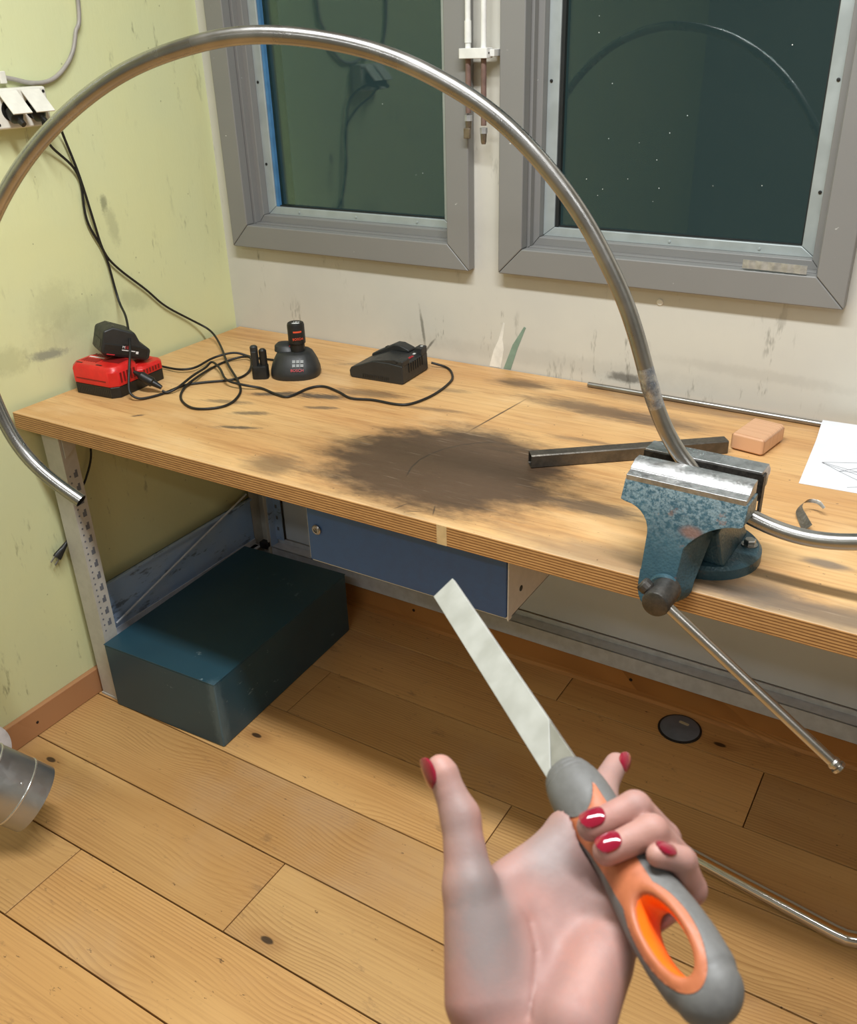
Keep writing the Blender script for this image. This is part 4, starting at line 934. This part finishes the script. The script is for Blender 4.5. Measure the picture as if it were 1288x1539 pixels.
# ---- handle profile along the axis: half-width (across) and half-thickness
PS = np.array([-.004, -.001, .004, .012, .020, .030, .042, .056, .072, .090, .108, .124, .138, .148, .1535, .1565, .158])
PW_ = np.array([.0040, .0100, .0132, .0152, .0160, .0160, .0148, .0130, .0136, .0160, .0178, .0182, .0172, .0145, .0110, .0070, .0020])
PT_ = np.array([.0040, .0090, .0120, .0140, .0146, .0140, .0126, .0118, .0122, .0132, .0138, .0138, .0132, .0116, .0090, .0056, .0018])
DS = np.linspace(-.0045, .1585, 700)
def _smooth(y):
    k = np.hanning(41); k /= k.sum(); q = np.concatenate([np.full(20, y[0]), y, np.full(20, y[-1])]); z = np.convolve(q, k, 'valid')
    e = np.sqrt(np.clip((.1583-DS)/.012, 0, 1)*(2-np.clip((.1583-DS)/.012, 0, 1))); t = np.clip((DS-.140)/.006, 0, 1)
    return z*(1-t) + t*e*np.interp(.1463, DS, z)*(1-.12*np.clip((DS-.146)/.012, 0, 1)) + 2e-4
DW, DT = _smooth(np.interp(DS, PS, PW_)), _smooth(np.interp(DS, PS, PT_))
def hsdf(P):
    d = P - BASE; s = d @ A; w_ = d @ WD; n = d @ ND
    hw = np.interp(s, DS, DW, .0005, .0005); ht = np.interp(s, DS, DT, .0005, .0005)
    q = np.sqrt((np.abs(w_)/hw)**2.2 + (np.abs(n)/ht)**2.2 + 1e-9)
    body = (q-1)*np.minimum(hw, ht)*.9
    body = np.maximum(body, np.maximum(-.0045-s, s-.1585))
    return body, s, w_, n
HC, HL = .1190, .0195
def handle_field(P):
    body, s, w_, n = hsdf(P)
    body = body + .0005*(np.cos(2*math.pi*(s-.002)/.004) > .55)*((s > .001) & (s < .0125))
    fl = .0030*np.clip((np.abs(n)-.004)/.009, 0, 1)**1.5
    hole = (np.sqrt(((s-HC)/(HL+fl))**2 + (w_/(.0070+fl*.9))**2)-1)*.008
    a, b_ = body, -hole; k = .0022
    h = np.clip(.5+.5*(a-b_)/k, 0, 1); return b_*(1-h)+a*h + k*h*(1-h)
h = .0006
lo = np.array([-.007, -.0205, -.0165]); hi = np.array([.161, .0205, .0165]); dims = np.ceil((hi-lo)/h).astype(int)+1
g = np.stack(np.meshgrid(*[lo[i]+h*np.arange(dims[i]) for i in range(3)], indexing='ij'), -1)
Pw = BASE + g[..., 0:1]*A + g[..., 1:2]*WD + g[..., 2:3]*ND
V, Q = surface_net(handle_field(Pw), h, lo); V = relax(V, Q, 3)      # V in (s, w, n)
def inlay(V):
    s, w_, n = V[:, 0], V[:, 1], V[:, 2]
    band = np.interp(s, [.012, .020, .030, .045, .060, .075, .090, .100, .112], [-.002, .0095, .0125, .0118, .0098, .0090, .0092, .0092, -.004]) - np.abs(w_)
    ring = (1-np.sqrt(((s-HC)/.0290)**2 + (w_/.0140)**2))*.012; band = np.maximum(band, ring)
    tong = 1-np.sqrt(((s-.009)/.0330)**2 + (w_/.0148)**2)
    v = np.minimum(band, -tong*.010)
    inside = .0115-np.sqrt(((s-HC)/2.4)**2 + w_**2)
    v = np.where(np.abs(n) < .0035, np.minimum(inside, 1), v)
    return v
val = inlay(V)
# slide vertices next to the colour border onto it, so that the border is smooth
for _ in range(3):
    val = inlay(V); near = np.abs(val) < .0007; gr = np.zeros_like(V)
    for k in range(2):
        d = np.zeros(3); d[k] = 2e-5; gr[:, k] = (inlay(V+d)-inlay(V-d))/4e-5
    gg = (gr**2).sum(1); ok = near & (gg > .05) & (np.abs(V[:, 2]) > .006) & (np.abs(val) < .0004)
    V[ok] -= (val/np.maximum(gg, .05))[ok, None]*gr[ok]*.9
val = inlay(V); fq = val[Q].mean(1) > 0
def to_world_local(V, O): return BASE + V[:, 0:1]*A + V[:, 1:2]*WD + V[:, 2:3]*ND - O
FO = ax(.06)
M['rubber_grey'] = plain('grey_rubber_grip', C(98, 97, 95), .55, 0, .06, 300, .0002); M['rubber_orange'] = plain('orange_plastic', C(172, 98, 62), .5, 0, .06, 200, .0001); M['rubber_orange_in'] = plain('bright_orange_plastic', C(250, 112, 22), .45, 0, .05, 100, .0001)
fileo = empty('hand_file'); fileo.matrix_world = hand_matrix(FO); tag(fileo, 'flat steel hand file with grey and orange rubber handle, held in the hand', 'file')
def split(name, mask, mat):
    q = Q[mask]; u, inv = np.unique(q, return_inverse=True); Vl = to_world_local(V[u], FO)
    me = net_mesh(name, Vl, inv.reshape(-1, 4)); return new_obj(name, me, mat, fileo, smooth=70)
innerf = np.abs(V[Q][:, :, 2]).mean(1) < .0105
bore = fq & innerf & (np.sqrt(((V[Q][:, :, 0].mean(1)-HC)/2.4)**2 + V[Q][:, :, 1].mean(1)**2) < .0112)
hd = split('handle', ~fq, 'rubber_grey'); hd['label'] = 'grey rubber grip of the file'
oi = split('orange_inlay', fq & ~bore, 'rubber_orange'); ob = split('hanging_hole', bore, 'rubber_orange_in')
# blade: slightly tapered flat bar, smooth heel with a slanting border to the teeth
def blade_mat():
    m = Mat('file_teeth_steel'); v = m.obj(); n = m.noise(v, 40, 4, .6); t = m.node('ShaderNodeTexWave', {'Vector': m.map(v, rot=(.4, .3, .6)), 'Scale': 900.0}).outputs[1]
    return m.set(m.mix(m.rng(n, .3, .7), C(164, 164, 158), C(176, 176, 170)), m.rng(n, .3, .7, .48, .62), .35, t, .0002, .25)
M['blade'] = blade_mat(); M['heel'] = plain('file_heel_steel', C(150, 148, 142), .42, .6, .06, 120)
def bpt(s, w_, n): return tuple(BASE + A*s + WD*w_ + ND*n - FO)
BT2 = .0021
def bw(s): return .0100 + .0002*min(1, (-s)/.2)
def slab(name, poly, mat):
    b = B(); up = [b.bm.verts.new(bpt(s, w_, BT2)) for s, w_ in poly]; dn = [b.bm.verts.new(bpt(s, w_, -BT2)) for s, w_ in poly]
    b.face(up); b.face(dn[::-1])
    for i in range(len(poly)):
        j = (i+1) % len(poly); b.face((up[i], dn[i], dn[j], up[j]))
    return build(b, name, mat, fileo, bevel=.0004, seg=1)
slab('blade', [(.0025, -bw(0)), (-.2205, -bw(-.22)), (-.2205, bw(-.22)), (-.036, bw(-.036))], 'blade')
slab('blade_heel', [(.0030, -.0098), (-.0359, bw(-.036)), (.003, .0100)], 'heel')

# ---- the hand: one continuous surface grown from tapered bones, resting against the handle
def px(x, y, z): return np.array([(x-644)/1368*z, (y-769.5)/1368*z, z])   # landmark of the hand in its local frame
MI, MM, MR, MP = np.array([.0757, .1672, .4760]), np.array([.0805, .1872, .4600]), np.array([.0862, .1968, .4465]), np.array([.0895, .2035, .4330])
WC = np.array([.0400, .2500, .4080]); ROW = (MP-MI)/np.linalg.norm(MP-MI)
PN = np.cross(ROW, (MM+MR)/2-WC); PN /= np.linalg.norm(PN)      # out of the palm
if PN[2] > 0: PN = -PN
def cb(t, f=.12): return WC + ROW*t + ((MM+MR)/2-WC)*f
ELB = np.array([-.012, .405, .250])
palm = [(cb(-.015), MI, .0135, .0130), (cb(-.005), MM, .0135, .0115), (cb(.006), MR, .0132, .0108), (cb(.015), MP, .0130, .0100),
        (WC+ROW*(-.009), ELB, .0205, .036), (WC+ROW*.009, ELB, .0205, .036), (cb(-.010, 0), cb(-.013, .25), .0190, .0160), (cb(.012, 0), cb(.014, .25), .018, .0155)]
CMC, TMP, TIP_, TT = px(730, 1500, .420), px(706, 1335, .438), px(692, 1228, .453), px(664, 1161, .462)
palm += [(px(760, 1328, .456), px(842, 1270, .474), .0100, .0105), (CMC, TMP, .0190, .0125), (px(770, 1500, .424), px(742, 1400, .436), .0180, .0145), (px(800, 1470, .430), px(768, 1385, .442), .0130, .0110),
         (px(862, 1540, .404), px(900, 1452, .424), .0180, .0140), (px(728, 1350, .444), px(828, 1290, .468), .0075, .0085), (px(738, 1400, .444), px(842, 1325, .460), .0115, .0115), (px(770, 1440, .440), px(860, 1370, .455), .0120, .0120)]
thumb = [(TMP, TIP_, .0118, .0090), (TIP_, TT, .0090, .0070), (TT, TT+(TT-TIP_)*.12, .0070, .0055)]
def finger(mcp, s, th, rho, rad):
    J = [mcp] + [around(s+ds, t, r_) for ds, t, r_ in zip((.002, .0, .0), th, rho)]
    return J, [(J[0], J[1], rad[0], rad[1]), (J[1], J[2], rad[1], rad[2]), (J[2], J[3], rad[2], rad[3])]
JM, fm = finger(MM, .0585, (358, 66, 130), (.0268, .0244, .0210), (.0104, .0092, .0082, .0070))
JR, fr_ = finger(MR, .0750, (358, 66, 130), (.0264, .0242, .0206), (.0100, .0090, .0080, .0068))
JP, fp = finger(MP, .0890, (352, 38, 76), (.0250, .0234, .0220), (.0090, .0076, .0066, .0056))
JI = [MI, np.array([.0968, .1690, .504]), np.array([.1025, .1587, .530]), np.array([.1123, .1508, .5450])]
fi = [(JI[0], JI[1], .0108, .0090), (JI[1], JI[2], .0090, .0080), (JI[2], JI[3], .0080, .0068)]
h = .00115
allp = palm+thumb+fm+fr_+fp+fi
lo = np.min([np.minimum(a-ra, b_-rb) for a, b_, ra, rb in allp], 0)-.006; hi = np.max([np.maximum(a+ra, b_+rb) for a, b_, ra, rb in allp], 0)+.006
hi[1] = min(hi[1], .385)
lo[2] = max(lo[2], .262)
dims = np.ceil((hi-lo)/h).astype(int)+1
axs = [(lo[i]+h*np.arange(dims[i])).astype(np.float32) for i in range(3)]
def smin(a, b_, k): 
    t = np.clip(.5+.5*(b_-a)/k, 0, 1); return b_*(1-t)+a*t - k*t*(1-t)
def region(a, b_, r, m_):
    l = np.floor((np.minimum(a, b_)-r-m_-lo)/h).astype(int); u = np.ceil((np.maximum(a, b_)+r+m_-lo)/h).astype(int)+1
    l = np.clip(l, 0, dims); u = np.clip(u, 0, dims); return tuple(slice(p, q) for p, q in zip(l, u))
def cone(sl_, a, b_, ra, rb):
    X, Y, Z = np.meshgrid(axs[0][sl_[0]], axs[1][sl_[1]], axs[2][sl_[2]], indexing='ij', sparse=True)
    d = (b_-a).astype(np.float32); L2 = float((d**2).sum())
    t = np.clip(((X-a[0])*d[0]+(Y-a[1])*d[1]+(Z-a[2])*d[2])/L2, 0, 1)
    return np.sqrt((X-a[0]-t*d[0])**2+(Y-a[1]-t*d[1])**2+(Z-a[2]-t*d[2])**2) - (ra+(rb-ra)*t)
def union(prims, k, base=None):
    D = np.full(dims, .05, np.float32) if base is None else base
    for a, b_, ra, rb in prims:
        s_ = region(a, b_, max(ra, rb), k+.006); D[s_] = smin(D[s_], cone(s_, a, b_, ra, rb), k)
    return D
PALM = union(palm, .0085); PALM = union(thumb, .0045, PALM)
D = PALM.copy()
for f in (fm, fr_, fp, fi):
    Fd = union(f, .0018); t = smin(PALM, Fd, .0045); D = smin(D, t, .0006)
# creases of the palm and finger joints
def crease(pts, depth, wd):
    for a, b_ in zip(pts[:-1], pts[1:]):
        s_ = region(np.array(a), np.array(b_), .004, .004)
        d = cone(s_, np.array(a), np.array(b_), 0, 0); D[s_] += depth*np.exp(-(d/wd)**2)*(d < .006)
def onpalm(x, y, z):   # follow the palm surface from in front
    p = px(x, y, z); r = p/np.linalg.norm(p)
    for k in range(80):
        i = np.round((p-lo)/h).astype(int)
        if (i < 0).any() or (i >= dims).any() or D[tuple(i)] < 0: break
        p = p + r*.0006
    return p
crease([onpalm(x, y, .39) for x, y in ((748, 1318), (775, 1345), (797, 1385), (806, 1430), (804, 1480), (795, 1530))], .0011, .0011)
crease([onpalm(x, y, .39) for x, y in ((800, 1262), (828, 1310), (862, 1362), (885, 1410))], .0008, .0010)
crease([onpalm(x, y, .39) for x, y in ((845, 1300), (870, 1345), (892, 1388))], .0006, .0010)
# the handle presses its own shape into palm and fingers
Z0 = (np.floor((np.minimum(ax(-.005), ax(.16))-.03-lo)/h)).astype(int).clip(0); Z1 = (np.ceil((np.maximum(ax(-.005), ax(.16))+.03-lo)/h)).astype(int)
s_ = tuple(slice(a, min(b_, n)) for a, b_, n in zip(Z0, Z1, dims))
G = np.stack(np.meshgrid(axs[0][s_[0]], axs[1][s_[1]], axs[2][s_[2]], indexing='ij'), -1).astype(np.float64)
D[s_] = np.maximum(D[s_], -(hsdf(G)[0]-.0004)).astype(np.float32)
V, Q = surface_net(D.astype(np.float64), h, lo); V = relax(V, Q, 3, .5)
HO = np.array([.062, .205, .44])
def skin_mat():
    m = Mat('skin'); v = m.obj(); n = m.noise(v, 45, 4, .6); f = m.noise(v, 900, 2, .6); bl = m.noise(v, 16, 3, .55)
    col = m.mix(m.rng(bl, .3, .7), C(172, 129, 117), C(160, 115, 106)); col = m.mix(m.math('MULTIPLY', m.rng(n, .5, .75), .3), col, C(146, 98, 91))
    wob = m.noise(v, 60, 4, .7); col = m.mix(m.math('MULTIPLY', m.rng(m.noise(v, 30, 5, .7), .42, .62), .30), col, C(134, 118, 114))
    for (p, r, amt) in [((728, 1385, .425), (.014, .030, .03), .85), ((705, 1300, .425), (.009, .02, .02), .5), ((832, 1262, .455), (.014, .016, .02), .65), ((800, 1290, .45), (.012, .01, .02), .3), ((690, 1215, .44), (.008, .02, .02), .45), ((860, 1320, .445), (.012, .012, .02), .3), ((925, 1175, .52), (.02, .02, .03), .25), ((760, 1450, .42), (.01, .02, .02), .35)]:
        c = px(*p)-HO; col = m.mix(m.math('MULTIPLY', m.ell(v, tuple(c), r, 0, .6, wob, .6), amt), col, C(120, 112, 110))
    cre = m.math('MULTIPLY', m.voro(m.map(v, scale=(1, 1, 1)), 330), .5)
    return m.set(col, m.rng(n, .3, .7, .50, .64), 0, m.math('ADD', cre, f), .0002, .35, Subsurface_Weight=.12, Subsurface_Radius=(.006, .002, .001), Subsurface_Scale=1.0)
M['skin'] = skin_mat()
person = empty('person'); person.matrix_world = hand_matrix(HO); tag(person, 'outstretched hand with dark red nails and metal dust on the palm, gripping a file', 'person')
hand = new_obj('hand', net_mesh('hand', V-HO, Q), 'skin', person, smooth=80)
# sleeve at the far end of the forearm
M['sleeve'] = plain('dark_knit_sleeve', C(52, 54, 62), .9, 0, .2, 200, .0006)
b = B(); d = (ELB-WC)/np.linalg.norm(ELB-WC); L0 = np.linalg.norm(ELB-WC)
b.lathe([(.115, .0345), (.113, .0375), (.12, .039), (.22, .046), (.30, .052), (.42, .055), (.44, .03)], tuple(WC-HO), tuple(d), 28, cap0=False); build(b, 'sleeve', 'sleeve', person, smooth=50)
# varnished nails
M['nail'] = plain('dark_red_nail_varnish', C(130, 16, 42), .10, 0, .05, 100, 0); M['nail'].node_tree.nodes['Principled BSDF'].inputs['Coat Weight'].default_value = 1.0
def nail(tip, prev, nrm, rad, Ln, Wn, back=.002):
    d = tip-prev; d /= np.linalg.norm(d); n = nrm-d*(nrm @ d); n /= np.linalg.norm(n); t = np.cross(n, d)
    c = tip - d*back; b = B(); N1, N2 = 10, 12; rows = []
    for i in range(N1+1):
        u = -1+2*i/N1; half = Wn*(1-abs(max(-u*.99, u*.97))**2.6)**.5
        row = []
        for j in range(N2+1):
            v = -1+2*j/N2; ang = v*half/(rad*1.02)
            R_ = rad*1.02+.0009
            p = c + d*(u*Ln) + n*(R_*math.cos(ang) - .0011*max(0, u)**2 - .0008*max(0, -u)**3) + t*(R_*math.sin(ang)); row.append(p-HO)
        rows.append(row)
    full = []
    for r_ in rows: full.append([tuple(p) for p in r_] + [tuple(p - n*.0014) for p in r_[::-1]])
    b.rings(full); return build(b, 'nail', 'nail', person, smooth=50)
def radial(p):
    d = p-BASE; return (d-A*(d @ A))/np.linalg.norm(d-A*(d @ A))
nail(JM[3], JM[2], radial(JM[3]), .0070, .0066, .0054); nail(JR[3], JR[2], radial(JR[3]), .0068, .0064, .0052); nail(JP[3], JP[2], radial(JP[3]), .0058, .0052, .0042)
nail(JI[3], JI[2], np.array([.70, -.42, .42]), .0070, .0064, .0052, -.001)
nail(TT, TIP_, np.array([-.88, .0, -.36]), .0082, .0078, .0060, -.002)
